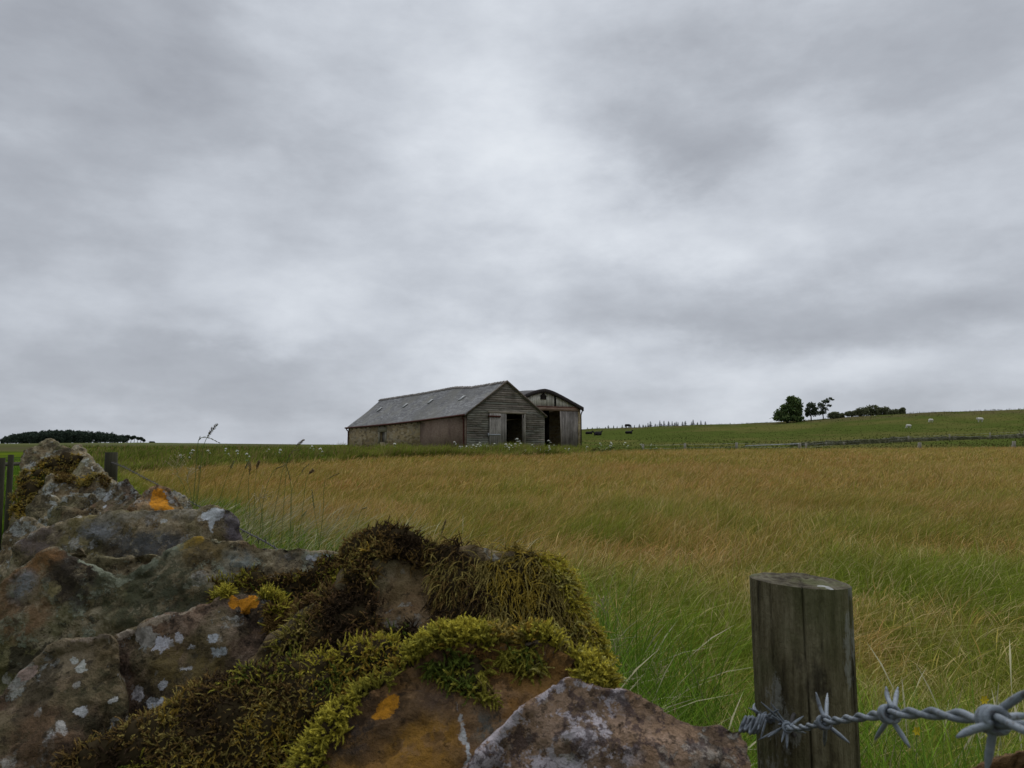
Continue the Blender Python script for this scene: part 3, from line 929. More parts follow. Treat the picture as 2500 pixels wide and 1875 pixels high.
def scatter(y0, y1, dens, margin=1.28, extra=1.2):
    """points inside the view wedge between two distances"""
    hx = 1250 / F * margin
    area = hx * (y1 ** 2 - y0 ** 2) + 2 * extra * (y1 - y0)
    n = int(area * dens)
    y = np.sqrt(rng.uniform(y0 ** 2, y1 ** 2, n))
    x = rng.uniform(-1, 1, n) * (hx * y + extra)
    return x, y
WL, WR_ = -0.12, 0.50     # wall footprint across
def keep_clear(x, y):
    a, t = wall_at(x, y)
    ok = ~((a > WL) & (a < WR_))
    # barns
    dx, dy = x - BA[0], y - BA[1]
    w = dx * BU[0] + dy * BU[1]; s = dx * BV[0] + dy * BV[1]
    ok &= ~((w > -.1) & (w < W1 + .1) & (s > -.05) & (s < LB + .1))
    ok &= ~((w > W1) & (w < w2r + .1) & (s > S2 - .1) & (s < S2 + L2))
    return ok
STEM = ([0, .62, .72, .86, 1.0], [.22, .22, 1.5, 1.1, 0])
hay = Acc()
def zone(y0, y1, dens, wmul, segs, hmul=1.0, stemfrac=.35):
    x, y = scatter(y0, y1, dens)
    a, t = wall_at(x, y)
    ok = keep_clear(x, y) & ((a > WR_))
    edge = np.interp(colpx(x, y), EDC, EDY)
    ok &= (y < edge + 1)
    x, y = x[ok], y[ok]
    c, gw, out = field_col(x, y)
    n = len(x)
    P = np.stack([x, y, ground(x, y) - .02], 1)
    hn = fbm(np.stack([x, y], 1), .8, 3, 71)
    h = (0.24 + .24 * hn) * rng.uniform(.6, 1.25, n) * hmul * (1 + .08 * gw)
    st = rng.random(n) < stemfrac * (1 - .35 * gw)
    az = rng.normal(0.30, .9, n) + (fbm(np.stack([x, y], 1), .5, 2, 77) - .5) * 2.0
    bend = rng.uniform(.25, 1.25, n)
    jit = rng.uniform(.55, 1.45, (n, 1)) * (1 + rng.normal(0, .05, (n, 3)))
    tip = c * jit
    green = GRN * rng.uniform(.7, 1.3, (n, 1))
    # leafy blades among the hay are greener than the stems
    leafy = ~st
    k = rng.random(n) < .30
    tip = np.where((leafy & k)[:, None], tip * .35 + green * .75, tip)
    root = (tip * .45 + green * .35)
    for m_, stem, wf in ((leafy, None, 1.0), (st, STEM, 1.0)):
        q = m_
        if not q.any(): continue
        tc = tip[q]
        if stem is not None:
            pale = rng.random(q.sum())
            tc = np.where((pale < .40)[:, None], tc * .5 + np.array([.50, .37, .20]) * .62 * rng.uniform(.7, 1.3, (q.sum(), 1)), tc)
            hh = h[q] * rng.uniform(1.05, 1.35, q.sum())
        else: hh = h[q]
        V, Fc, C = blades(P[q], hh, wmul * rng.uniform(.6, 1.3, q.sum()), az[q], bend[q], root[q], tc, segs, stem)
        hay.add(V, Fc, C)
zone(1.6, 4.0, 5600, .0026, 4)
zone(4.0, 8.0, 2500, .0040, 4)
zone(8.0, 16.0, 640, .0085, 3)
zone(16.0, 32.0, 190, .016, 3)
zone(32.0, 72.0, 60, .032, 3)
hay.build('hay_grass', M_GRASS, kind='stuff', origin=(0, 0, 0), label='ripening tan and green hay grass bending in the wind across the meadow', cat='grass')

# lush green grass along the wall foot, on both sides
lush = Acc()
def lushzone(t0, t1, a0, a1, dens, wmul, hh, segs=4, fall=1.0, seed=0):
    n = int((t1 - t0) * (a1 - a0) * dens)
    t = rng.uniform(t0, t1, n); a = a0 + (a1 - a0) * rng.random(n) ** fall
    x = -.539 * t + .842 * a; y = .842 * t + .539 * a
    ok = keep_clear(x, y) & (y > .9) & (np.hypot(x, y) > 1.0)
    x, y, a = x[ok], y[ok], a[ok]; n = len(x)
    P = np.stack([x, y, ground(x, y) - .02], 1)
    cl = fbm(np.stack([x, y], 1), 1.6, 3, 81)
    h = hh * (0.55 + .9 * cl) * rng.uniform(.7, 1.15, n)
    az = rng.uniform(0, 2 * math.pi, n) * .5 + rng.normal(0, .6, n)
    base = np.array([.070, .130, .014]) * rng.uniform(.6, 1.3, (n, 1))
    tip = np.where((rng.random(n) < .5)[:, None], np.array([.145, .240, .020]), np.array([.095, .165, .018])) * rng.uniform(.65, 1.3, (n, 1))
    tip = np.where((rng.random(n) < .07)[:, None], np.array([.30, .27, .14]) * rng.uniform(.7, 1.2, (n, 1)), tip)
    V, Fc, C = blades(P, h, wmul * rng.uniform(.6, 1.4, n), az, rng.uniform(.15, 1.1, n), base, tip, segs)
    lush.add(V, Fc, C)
lushzone(1.0, 6.0, .50, 2.6, 1500, .0065, .78, 5, 1.3)
lushzone(6.0, 14.0, .50, 3.0, 300, .012, .52, 4, 1.3)
lushzone(14.0, 24.0, .50, 2.0, 150, .015, .45, 4, 1.3)
lushzone(-.4, 2.4, 1.0, 3.2, 1300, .0055, .48, 5, 1.2)
lushzone(-.2, 7.0, -2.2, -.15, 500, .008, .50, 4)
lushzone(7.0, 40.0, -9, -.15, 40, .03, .55, 3)
lush.build('wall_side_grass', M_GRASS, kind='stuff', origin=(0, 0, 0), label='lush green tall grass growing along the foot of the dry stone wall', cat='grass')

# rank weeds in a belt before the barns and on towards the moor
weeds = Acc()
def weedzone(n, ya, yb, pxa, pxb, hh, wmul, dark=.5):
    px = rng.uniform(pxa, pxb, n)
    e = np.interp(px, EDC, EDY)
    y = e + ya + (yb - ya) * rng.random(n) ** 1.2
    x = (px - 1250) / F * y
    a, t = wall_at(x, y)
    ok = keep_clear(x, y) & (a > .5)
    x, y, px = x[ok], y[ok], px[ok]; n = len(x)
    P = np.stack([x, y, ground(x, y) - .03], 1)
    cl = fbm(np.stack([x, y], 1), .45, 3, 91)
    h = hh * np.clip(-.35 + 2.0 * cl, .22, 1.0) * rng.uniform(.6, 1.2, n)
    az = rng.normal(.3, 1.2, n)
    dk = sstep(cl, .42, .62)[:, None] * dark
    tip = (np.array([.120, .150, .035]) * (1 - dk) + np.array([.050, .085, .018]) * dk) * rng.uniform(.6, 1.4, (n, 1))
    tan = (rng.random(n) < .25)[:, None]
    tip = tip * np.array([2.0, 1.75, 1.2]); tip = np.where(tan, np.array([.30, .23, .09]) * rng.uniform(.7, 1.2, (n, 1)), tip)
    V, Fc, C = blades(P, h, wmul * rng.uniform(.6, 1.5, n), az, rng.uniform(.1, .8, n), tip * .55, tip, 3)
    weeds.add(V, Fc, C)
weedzone(30000, -1.5, 9, 820, 1440, .95, .045, .45)
weedzone(24000, -2, 16, 120, 900, .80, .045, .7)
weedzone(9000, 16, 70, 100, 860, .55, .09, .9)
weedzone(9000, -1, 6, 1400, 2620, .40, .05, .2)
weeds.build('weeds', M_GRASS, kind='stuff', origin=(0, 0, 0), label='rank green weeds and docks in the belt before the barns', cat='weeds')

# coarse tussocks on the grazing hill
hill = Acc()
n = 16000
px = rng.uniform(1380, 2620, n); e = np.interp(px, EDC, EDY); ys = np.interp(px, SKC, SKD)
f = rng.random(n) ** 1.4
y = e + 4 + (ys + 6 - e - 4) * f
x = (px - 1250) / F * y
ok = keep_clear(x, y); x, y, px, ys = x[ok], y[ok], px[ok], ys[ok]; n = len(x)
P = np.stack([x, y, ground(x, y) - .03], 1)
cr = sstep(y / ys, .88, .98)
c = HILL1 + (HILL2 - HILL1) * sstep(fbm(P[:, :2], .05, 3, 51), .4, .6)[:, None]
c = c + (np.array([.085, .07, .035]) - c) * (cr * (rng.random(n) < .6))[:, None]
c = c * .72 * rng.uniform(.8, 1.2, (n, 1))
h = (.12 + .18 * fbm(P[:, :2], .12, 3, 52)) * rng.uniform(.6, 1.3, n) * (1 + 1.6 * cr * fbm(P[:, :2], .2, 2, 53))
V, Fc, C = blades(P, h, .13 * rng.uniform(.5, 1.5, n), rng.normal(.3, 1, n), rng.uniform(.2, 1, n), c * .9, c, 2)
hill.add(V, Fc, C)
hill.build('hill_grass', M_GRASS, kind='stuff', origin=(0, 0, 0), label='cropped green pasture grass with rushy tufts on the rising hill', cat='grass')

# ------------------------------------------------------------------ trees
def leaf_cloud(lobes, n, size, cols, squash=.6, seed=0):
    """lobes: list of (centre, radii); leaves as small tris through each lobe's outer volume"""
    r = np.random.default_rng(seed)
    vol = np.array([np.prod(l[1]) ** (2 / 3) for l in lobes]); vol /= vol.sum()
    Vs, Cs = [], []
    for (c, rad), f in zip(lobes, vol):
        k = max(8, int(n * f))
        d = r.normal(size=(k, 3)); d /= np.linalg.norm(d, axis=1, keepdims=True)
        nz_ = .50 + .85 * fbm(d * 2.6 + np.array(c) * .7, 1.6, 3, seed + 5)
        q = d * (r.random((k, 1)) ** .45) * nz_[:, None]
        P = np.array(c) + q * np.array(rad)
        keep = fbm(P, 1.1 / max(size * 3, .2), 2, seed + 9) > .36
        P = P[keep]; k = len(P)
        a_ = r.normal(size=(k, 3)); a_ /= np.linalg.norm(a_, axis=1, keepdims=True)
        b_ = np.cross(a_, r.normal(size=(k, 3))); b_ /= np.linalg.norm(b_, axis=1, keepdims=True)
        s = size * r.uniform(.5, 1.4, (k, 1))
        Vs.append(np.stack([P - a_ * s, P + b_ * s * squash, P + a_ * s, P - b_ * s * squash], 1).reshape(-1, 3))
        cc = np.array(cols)[r.integers(0, len(cols), k)] * r.uniform(.65, 1.35, (k, 1))
        Cs.append(np.repeat(cc, 4, 0))
    V = np.concatenate(Vs); C = np.concatenate(Cs)
    Fq = np.arange(len(V)).reshape(-1, 4)
    return V, Fq, C
mBark = plain('tree_bark', (.055, .045, .038), .9)
def make_tree(name, base, lobes, n, size, cols, limbs, label, cat='tree', group=None, seed=0, mat=None, tr=.3):
    """limbs: list of point lists in world coords; first is the trunk"""
    t = empty(name, base); tag(t, label, cat, group)
    V, Fq, C = leaf_cloud(lobes, n, size, cols, seed=seed)
    link('crown', npmesh('crown', V, Fq, C), mat or M_LEAF, t)
    mb = MB()
    for k, L in enumerate(limbs):
        q = spline(L, 8); r0 = tr * (1 if k == 0 else .45)
        V_, F_ = tube_np(q, np.linspace(r0, r0 * .3, 8), 6); mb.add(V_, F_)
    mb.build('trunk', mBark, t, True)
    return t
def gpt(px, d):
    x = (px - 1250) / F * d; return np.array([x, d, gz(x, d)])
def PT(px, py, d): return U(px, py, d)
def lob(px, py, rx, ry, d, k=.8):
    c = U(px, py, d); return (c, (rx / F * d, rx / F * d * k, ry / F * d))
d = 222.0
DG = [(.080, .125, .045), (.115, .165, .055), (.055, .090, .036), (.15, .195, .070)]
bs_ = gpt(1922, d)
make_tree('broadleaf_tree', bs_, [lob(1938, 985, 22, 19, d), lob(1925, 1000, 24, 16, d), lob(1912, 1010, 22, 16, d), lob(1945, 1008, 18, 20, d), lob(1905, 1017, 17, 11, d), lob(1932, 976, 14, 10, d), lob(1920, 1021, 36, 9, d), lob(1946, 1022, 20, 9, d), lob(1950, 1000, 9, 22, d), lob(1916, 993, 10, 8, d), lob(1948, 992, 12, 14, d)],
          9500, .30, DG, [[bs_, bs_ + [0, 0, 3], PT(1930, 995, d)], [bs_ + [0, 0, 2], PT(1912, 1008, d)], [bs_ + [0, 0, 2.5], PT(1945, 998, d)]],
          'big dense dark green tree at the left of the clump on the hill crest', seed=3, tr=.35)
bs_ = gpt(1980, 224)
d = 224.0
make_tree('windswept_tree', bs_, [lob(1980, 991, 13, 10, d), lob(1976, 1002, 14, 9, d), lob(1988, 1008, 12, 9, d), lob(1972, 1011, 8, 7, d), lob(1990, 998, 8, 5, d)],
          2300, .26, [(.085, .105, .065), (.115, .14, .080), (.065, .08, .055)], [[bs_, bs_ + [0, 0, 2], PT(1981, 988, d)], [bs_ + [0, 0, 1], PT(1970, 1003, d)], [bs_ + [0, 0, 1.6], PT(1992, 997, d)]],
          'rounded ragged tree standing next to the big dense one on the crest', 'tree', 'small trees on the hill crest', seed=5, tr=.2)
bs_ = gpt(2010, 226)
d = 226.0
make_tree('windswept_tree', bs_, [lob(2004, 990, 10, 8, d), lob(2016, 980, 11, 5, d), lob(2026, 974, 8, 4, d), lob(2013, 1000, 9, 7, d), lob(2025, 990, 7, 4, d), lob(2005, 1008, 12, 6, d), lob(2033, 976, 4, 2, d)],
          1500, .24, [(.085, .105, .065), (.115, .14, .080), (.065, .08, .055)], [[bs_, PT(2009, 998, d), PT(2020, 980, d), PT(2030, 974, d)], [bs_ + [0, 0, 1.5], PT(2003, 990, d)], [PT(2010, 998, d), PT(2028, 989, d)]],
          'thin wispy tree leaning right with sky between its boughs', 'tree', 'small trees on the hill crest', seed=6, tr=.16)
# scrub along the crest
SC = [(2035, 1010, 14, 7, 'low dark bush right of the wispy leaning tree'), (2052, 1012, 9, 5, 'smallest low bush on the crest beside the hawthorn scrub'), (2078, 1007, 16, 6, 'flat olive bush with a ragged top at the left of the hawthorn scrub'),
      (2105, 1001, 17, 10, 'rounded hawthorn bush left of the tallest scrub'), (2130, 997, 16, 12, 'tallest hawthorn bush in the middle of the scrub'), (2155, 1000, 17, 10, 'rounded hawthorn bush right of the tallest scrub'),
      (2180, 1004, 14, 7, 'low hawthorn bush near the right end of the scrub'), (2202, 1000, 9, 7, 'spindly hawthorn bush leaning right at the end of the scrub')]
for i, (px, py, rx, ry, lab) in enumerate(SC):
    d = 222.0 + (i % 3) * 1.5
    bs_ = gpt(px, d)
    make_tree('hawthorn_bush', bs_, [lob(px, py + 2, rx, ry, d), lob(px, py + ry, rx * 1.1, ry * .7, d), lob(px + rx * .5, py - ry * .1, rx * .5, ry * .7, d), lob(px - rx * .5, py + 3, rx * .6, ry * .7, d)], 2000, .22,
              [(.13, .14, .075), (.10, .11, .06), (.16, .175, .085)], [[bs_, PT(px, py, d)], [bs_, PT(px + rx * .5, py - ry * .5, d)], [bs_, PT(px - rx * .5, py - ry * .3, d)]], lab, 'bush', 'hawthorn scrub on the hill crest', seed=20 + i, tr=.09)
# firs showing over the brow of the hill
def fir_mesh(h, r, seed):
    rg = np.random.default_rng(seed); mb = MB()
    V_, F_ = tube_np([(0, 0, 0), (0, 0, h)], [h * .018, h * .004], 5); mb.add(V_, F_, (.04, .035, .03))
    z = h * .06
    while z < h * .98:
        f = 1 - z / h; rad = r * (f ** .8) * rg.uniform(.65, 1.15) + .03 * h * .2
        for k in range(7):
            a = 2 * math.pi * (k + rg.random()) / 7; L = rad * rg.uniform(.6, 1.2); w = L * .35
            dx, dy = math.cos(a), math.sin(a)
            tp = (dx * L, dy * L, z + L * .1)
            c = np.array([.035, .045, .038]) * rg.uniform(.7, 1.5)
            mb.add([(0, 0, z + h * .05), (dx * L * .6 - dy * w, dy * L * .6 + dx * w, z - L * .1), tp, (dx * L * .6 + dy * w, dy * L * .6 - dx * w, z - L * .1)], [(0, 1, 2), (0, 2, 3)], c)
        z += h * .055
    return mb
fir_px = [(1434, 1043), (1446, 1043), (1458, 1041), (1463, 1043), (1485, 1038), (1498, 1038), (1519, 1037), (1540, 1036), (1549, 1037), (1561, 1035), (1576, 1037), (1582, 1032), (1588, 1028), (1600, 1034), (1611, 1026), (1621, 1027), (1632, 1027.5), (1641, 1028), (1647, 1031), (1651, 1029), (1655, 1030), (1666, 1029), (1673, 1027), (1688, 1029), (1692, 1024), (1703, 1030), (1711, 1026), (1722, 1028), (1478, 1042), (1507, 1040), (1530, 1041), (1570, 1036), (1605, 1036), (1615, 1034)]
firs = [fir_mesh(1.0, rr_, 100 + i).mesh('fir') for i, rr_ in enumerate((.24, .30, .20))]
for f_ in firs: f_.materials.append(M_LEAF)
for i, (px, py) in enumerate(fir_px):
    d = 480.0 + (i % 4) * 6
    top = U(px, py, d); x, y = top[0], top[1]; g_ = gz(x, y)
    o = bpy.data.objects.new('fir_tree', firs[i % 3]); COL.objects.link(o)
    hgt = top[2] - g_; o.location = (x, y, g_); o.scale = (hgt * 1.0 + 5, hgt * 1.0 + 5, hgt); o.rotation_euler = (0, 0, i * 1.7)
    tag(o, 'small pointed dark fir showing above the brow between the barn and the big tree', 'tree', 'far firs above the hill brow')
# pine plantation on the skyline at the left
pr = np.random.default_rng(4)
def pine_lobes(c, r): return [((c[0] + pr.normal() * r * .3, c[1] + pr.normal() * r * .3, c[2] + (k - 1) * r * .5), (r * (1 - .2 * k), r * (1 - .2 * k), r * .75)) for k in range(3)]
AX = np.array([2, 12, 30, 45, 80, 140, 185, 240, 275, 305, 322]); AY = np.array([1072, 1062, 1057, 1054, 1050, 1046, 1047, 1050, 1053, 1060, 1066])
lobes = []
for i in range(330):
    px = pr.uniform(8, 318); d = pr.uniform(410, 455)
    top = np.interp(px, AX, AY) + pr.uniform(0, 3.5) + (455 - d) * .12
    x = (px - 1250) / F * d
    ztop = U(px, top, d)[2]; g_ = gz(x, d)
    r_ = pr.uniform(1.1, 1.7)
    z = ztop - r_
    while z > g_ + (.6 if px < 311 else 2.0):
        lobes.append(((x + pr.normal() * .4, d + pr.normal(), z), (r_, r_, r_ * .8))); z -= r_ * 1.3
V, Fq, C = leaf_cloud(lobes, 52000, .42, [(.036, .052, .038), (.05, .068, .046), (.018, .027, .021)], seed=8)
tag(link('pine_plantation', npmesh('pine_plantation', V, Fq, C), M_LEAF), 'dark dense pine plantation forming a long low mound on the left skyline', 'wood', kind='stuff')
for i, (px, top, r_) in enumerate([(322, 1065, 6), (330, 1063.5, 5), (338, 1067, 5), (346, 1067, 6), (353, 1072, 4.5), (371, 1077.5, 4), (377, 1078, 3.5), (314, 1062, 6)]):
    d = 415.0; bs_ = gpt(px, d); tp = U(px, top, d)
    sc = d / F
    lb_ = [((tp[0], d, tp[2] - r_ * sc * .5), (r_ * sc, r_ * sc, r_ * sc * .55)), ((tp[0] + r_ * sc * .4, d, tp[2] - r_ * sc), (r_ * sc * .8, r_ * sc * .8, r_ * sc * .5))]
    make_tree('pine_tree', bs_, lb_, 420, .36, [(.036, .052, .038), (.05, .068, .046)], [[bs_, bs_ * .5 + tp * .5, tp - [0, 0, .4]]],
              'flat topped dark pine among those thinning out right of the plantation' if i not in (5, 6) else 'tiny dark bush on the moor skyline just right of the plantation', 'tree', 'pines at the plantation edge' if i not in (5, 6) else 'tiny far bushes right of the plantation', seed=50 + i, tr=.16)

# ------------------------------------------------------------------ cattle and sheep
def blob(parts, voxel, name):
    bm = bmesh.new()
    for (a, c, ra_, rb_) in parts:
        a, c = Vector(a), Vector(c); L = (c - a).length; n_ = max(2, int(L / (min(ra_, rb_) * .5)) + 1)
        for k in range(n_):
            f = k / (n_ - 1); r_ = ra_ + (rb_ - ra_) * f
            bmesh.ops.create_icosphere(bm, subdivisions=2, radius=r_, matrix=Matrix.Translation(a.lerp(c, f)))
    me = bpy.data.meshes.new(name); bm.to_mesh(me); bm.free()
    return remesh(me, voxel, 4)
mWool = plain('wool', (.62, .60, .54), .95, 30, .35, bstr=.8)
mCow = plain('black_hide', (.012, .011, .012), .7, 8, .4)
mFace = plain('sheep_face', (.30, .28, .25), .9)
def sheep_mesh(graze):
    hz = .22 if graze else .78
    return blob([((-.36, 0, .60), (.34, 0, .62), .27, .26), ((-.30, 0, .66), (.26, 0, .68), .24, .24), ((.36, 0, .66), (.58, 0, hz), .15, .10), ((.58, 0, hz), (.72, 0, hz - .08), .095, .06),
                 ((-.34, .13, .45), (-.36, .13, .0), .075, .04), ((-.34, -.13, .45), (-.30, -.13, .0), .075, .04), ((.30, .12, .45), (.32, .12, .0), .065, .04), ((.30, -.12, .45), (.26, -.12, .0), .065, .04),
                 ((-.60, 0, .66), (-.66, 0, .50), .05, .035), ((.56, .10, hz + .06), (.54, .16, hz + .04), .03, .02), ((.56, -.10, hz + .06), (.54, -.16, hz + .04), .03, .02)], .035, 'sheep')
sm = [sheep_mesh(True), sheep_mesh(False)]
for s_ in sm: s_.materials.append(mWool)
for i, (px, py, rz_, kind, sc, lab) in enumerate([(2217, 1045.5, 3.0, 0, .86, 'lowest and smallest white sheep grazing the hill nearest the trees'), (2272, 1031.5, 3.3, 0, .95, 'white sheep grazing in the middle of the hill pasture'), (2392, 1031, 3.15, 1, 1.12, 'largest white sheep at the right on the hill pasture')]):
    # find the hill point under that pixel
    dd = np.linspace(80, 200, 400); xs = (px - 1250) / F * dd
    rr_ = ray(px, py); k = rr_[2] / rr_[1]
    zz = ground(xs, dd); j = np.argmin(np.abs(zz - (1.5 + k * dd)))
    o = bpy.data.objects.new('sheep', sm[kind]); COL.objects.link(o)
    o.location = (xs[j], dd[j], zz[j]); o.rotation_euler = (0, 0, rz_); o.scale = (sc, sc, sc); tag(o, lab, 'sheep', 'sheep on the hill')
    print('sheep', dd[j])
def cow_stand():
    return blob([((-.75, 0, 1.0), (.60, 0, 1.02), .36, .38), ((-.72, 0, 1.12), (.5, 0, 1.15), .28, .28), ((.70, 0, 1.15), (1.15, 0, .75), .24, .16), ((1.15, 0, .75), (1.38, 0, .50), .16, .10),
                 ((-.75, .22, .8), (-.82, .22, .42), .17, .10), ((-.82, .22, .42), (-.74, .22, .0), .09, .065), ((-.75, -.22, .8), (-.78, -.22, .42), .17, .10), ((-.78, -.22, .42), (-.68, -.22, .0), .09, .065),
                 ((.55, .20, .8), (.55, .20, .0), .14, .07), ((.55, -.20, .8), (.62, -.20, .0), .14, .07), ((-1.08, 0, 1.2), (-1.16, 0, .5), .05, .035), ((1.12, .16, .92), (1.08, .28, .90), .05, .03), ((1.12, -.16, .92), (1.08, -.28, .90), .05, .03)], .06, 'cow')
def cow_lie():
    return blob([((-.75, 0, .42), (.60, 0, .46), .40, .38), ((-.6, 0, .55), (.5, 0, .58), .27, .25), ((.70, 0, .62), (1.05, .05, .98), .22, .15), ((1.05, .05, .98), (1.38, .08, .86), .15, .09),
                 ((-.6, .35, .2), (-.1, .50, .12), .16, .09), ((.5, .3, .2), (.95, .38, .10), .13, .08), ((.5, -.3, .2), (.85, -.3, .10), .13, .08), ((-1.08, 0, .6), (-1.2, .1, .15), .05, .035), ((1.05, .20, 1.05), (1.0, .32, 1.04), .05, .03), ((1.05, -.10, 1.05), (1.0, -.22, 1.04), .05, .03)], .06, 'cow')
cm = [cow_stand(), cow_lie()]
for s_ in cm: s_.materials.append(mCow)
for (px, py, kind, rz_, lab) in [(1532, 1046, 0, .5, 'black cow standing dark against the sky on the hill brow'), (1438, 1060.5, 1, .2, 'black cow lying nearest the barn on the hill'), (1458, 1063.5, 1, 2.9, 'black cow lying lower, just right of the one nearest the barn'), (1461, 1060, 1, .15, 'black cow lying close behind another lying cow'), (1535, 1059.5, 1, .3, 'black cow lying alone below the standing one')]:
    dd = np.linspace(80, 298, 600); xs = (px - 1250) / F * dd
    rr_ = ray(px, py); k = rr_[2] / rr_[1]
    zz = ground(xs, dd); j = np.argmin(np.abs(zz - (1.5 + k * dd)))
    print('cow', dd[j])
    o = bpy.data.objects.new('cow', cm[kind]); COL.objects.link(o)
    sc = 1.0 if kind else 1.15
    o.location = (xs[j], dd[j], zz[j]); o.rotation_euler = (0, 0, rz_); o.scale = (sc, sc, sc); tag(o, lab, 'cow', 'black cattle on the hill')

# ------------------------------------------------------------------ field boundary on the right: stone dyke, posts and a rail
def hill_pt(px, py, lo=50, hi=150):
    dd = np.linspace(lo, hi, 500); xs = (px - 1250) / F * dd
    rr_ = ray(px, py); k = rr_[2] / rr_[1]; zz = ground(xs, dd)
    j = np.argmin(np.abs(zz - (1.5 + k * dd))); return np.array([xs[j], dd[j], zz[j]])
mDyke, bb = new_mat('mossy_dyke_stone')
ob = objco(bb); k = bb.noise(ob, 1.2, 6, .7)
cc = bb.ramp(k, [(.3, (.055, .055, .032)), (.5, (.13, .13, .07)), (.68, (.26, .25, .17))])
finish(bb, cc, .95, bump=k, bstr=.6, bdist=.05)
line = [(px, max(66.5 + (px - 1930) * .01, hill_pt(px, py)[1])) for px, py in ((1930, 1089), (2017, 1087), (2120, 1083), (2218, 1078), (2318, 1074), (2417, 1071), (2520, 1068), (2660, 1063))]
print('dyke', line)
mb = MB(); dr = random.Random(3)
pts = spline([gpt(p_, d_) for p_, d_ in line], 260)
for i in range(len(pts) - 1):
    a_ = pts[i]; c_ = pts[i + 1]; t_ = (c_ - a_); L = np.linalg.norm(t_[:2]); t_ /= L; nrm = np.array([-t_[1], t_[0], 0])
    g0 = gz(a_[0], a_[1]) - .1
    fall = fbm(np.array([[i * .06, 0, 0]]), 1, 3, 7)[0]
    H_ = .18 + .62 * fall * (0.4 + .6 * min(1, i / 70))
    z = g0; lev = 0
    while z < g0 + H_:
        hh = dr.uniform(.10, .20); w_ = .30 - lev * .03
        o_ = dr.uniform(-.05, .05); e = dr.uniform(.7, 1.1)
        q = [a_[:2] - nrm[:2] * w_ + nrm[:2] * o_, a_[:2] + t_[:2] * L * e - nrm[:2] * w_ + nrm[:2] * o_, a_[:2] + t_[:2] * L * e + nrm[:2] * w_, a_[:2] + nrm[:2] * w_]
        j1 = [dr.uniform(-.03, .03) for _ in range(4)]
        mb.hexa([(*p_, z) for p_ in q], (1, 1, 1)) if False else mb.hexa([(p_[0], p_[1], z) for p_ in q] + [(p_[0] * 1, p_[1], z + hh + jj_) for p_, jj_ in zip(q, j1)])
        z += hh; lev += 1
tag(mb.build('stone_dyke', mDyke), 'low tumbled dark stone dyke running up the foot of the hill at the right', 'stone wall')
mPost = wood_mat('pale_fence_wood', (4, 4, .5), base=(.22, .20, .16), lite=(.36, .34, .28), dark=(.09, .08, .065))
fen = empty('pasture_fence', gpt(1900, 66.0)); tag(fen, 'post and wire fence with one pale rail between the hay and the hill', 'fence')
posts = [(1570, 1084, 63, .10), (1672, 1082, 64, .11), (1798, 1080, 65, .12), (1952, 1081, 67, .15), (1968, 1082, 68, .10), (2017, 1079, 70, .08), (2060, 1079, 71, .10), (2218, 1064, 78, .10), (2318, 1060, 82, .09), (2417, 1056, 86, .09), (2500, 1052, 89, .09)]
tops = []
for i, (px, py, d, r_) in enumerate(posts):
    d = max(d, float(np.interp(px, [q[0] for q in line], [q[1] for q in line])) - 1.5) if px > 2000 else d
    tp = U(px, py, d); g_ = gz(tp[0], tp[1]) - .1
    mb = MB(); V_, F_ = tube_np([(tp[0] + dr.uniform(-.04, .04), tp[1], g_), tp], [r_, r_ * .9], 7); mb.add(V_, F_)
    mb.build('post', mPost, fen); tops.append(tp)
for (pa, pb) in [((1820, 1088.5, 66), (1951, 1083.5, 66.8))]:
    mb = MB(); V_, F_ = tube_np([U(*pa), U(*pb)], .045, 6); mb.add(V_, F_); o = mb.build('rail', mGalv, fen)
mb = MB()
for i in range(len(tops) - 1):
    for dz in (.1, .4):
        a_, c_ = tops[i] - [0, 0, dz], tops[i + 1] - [0, 0, dz]
        V_, F_ = tube_np([a_, (a_ + c_) / 2 - [0, 0, .03], c_], .006, 4); mb.add(V_, F_)
mb.build('fence_wire', mGalv, fen)
for i, (px, py, d, lab) in enumerate([(2245, 1080, 66.5, 'squat wooden post standing in the hay below the stone dyke'), (2475, 1077, 68.5, 'wooden post at the hay edge by the right border')]):
    tp = U(px, py, d); g_ = gz(tp[0], tp[1]) - .1
    mb = MB(); V_, F_ = tube_np([(tp[0], tp[1], g_), tp], [.17, .15], 8); mb.add(V_, F_); 
    V_, F_ = tube_np([(tp[0] - .25, tp[1] + .1, g_), tp - [.1, 0, .25]], [.06, .06], 6); mb.add(V_, F_)
    tag(mb.build('wooden_post', mPost), lab, 'post', 'posts at the hay edge')

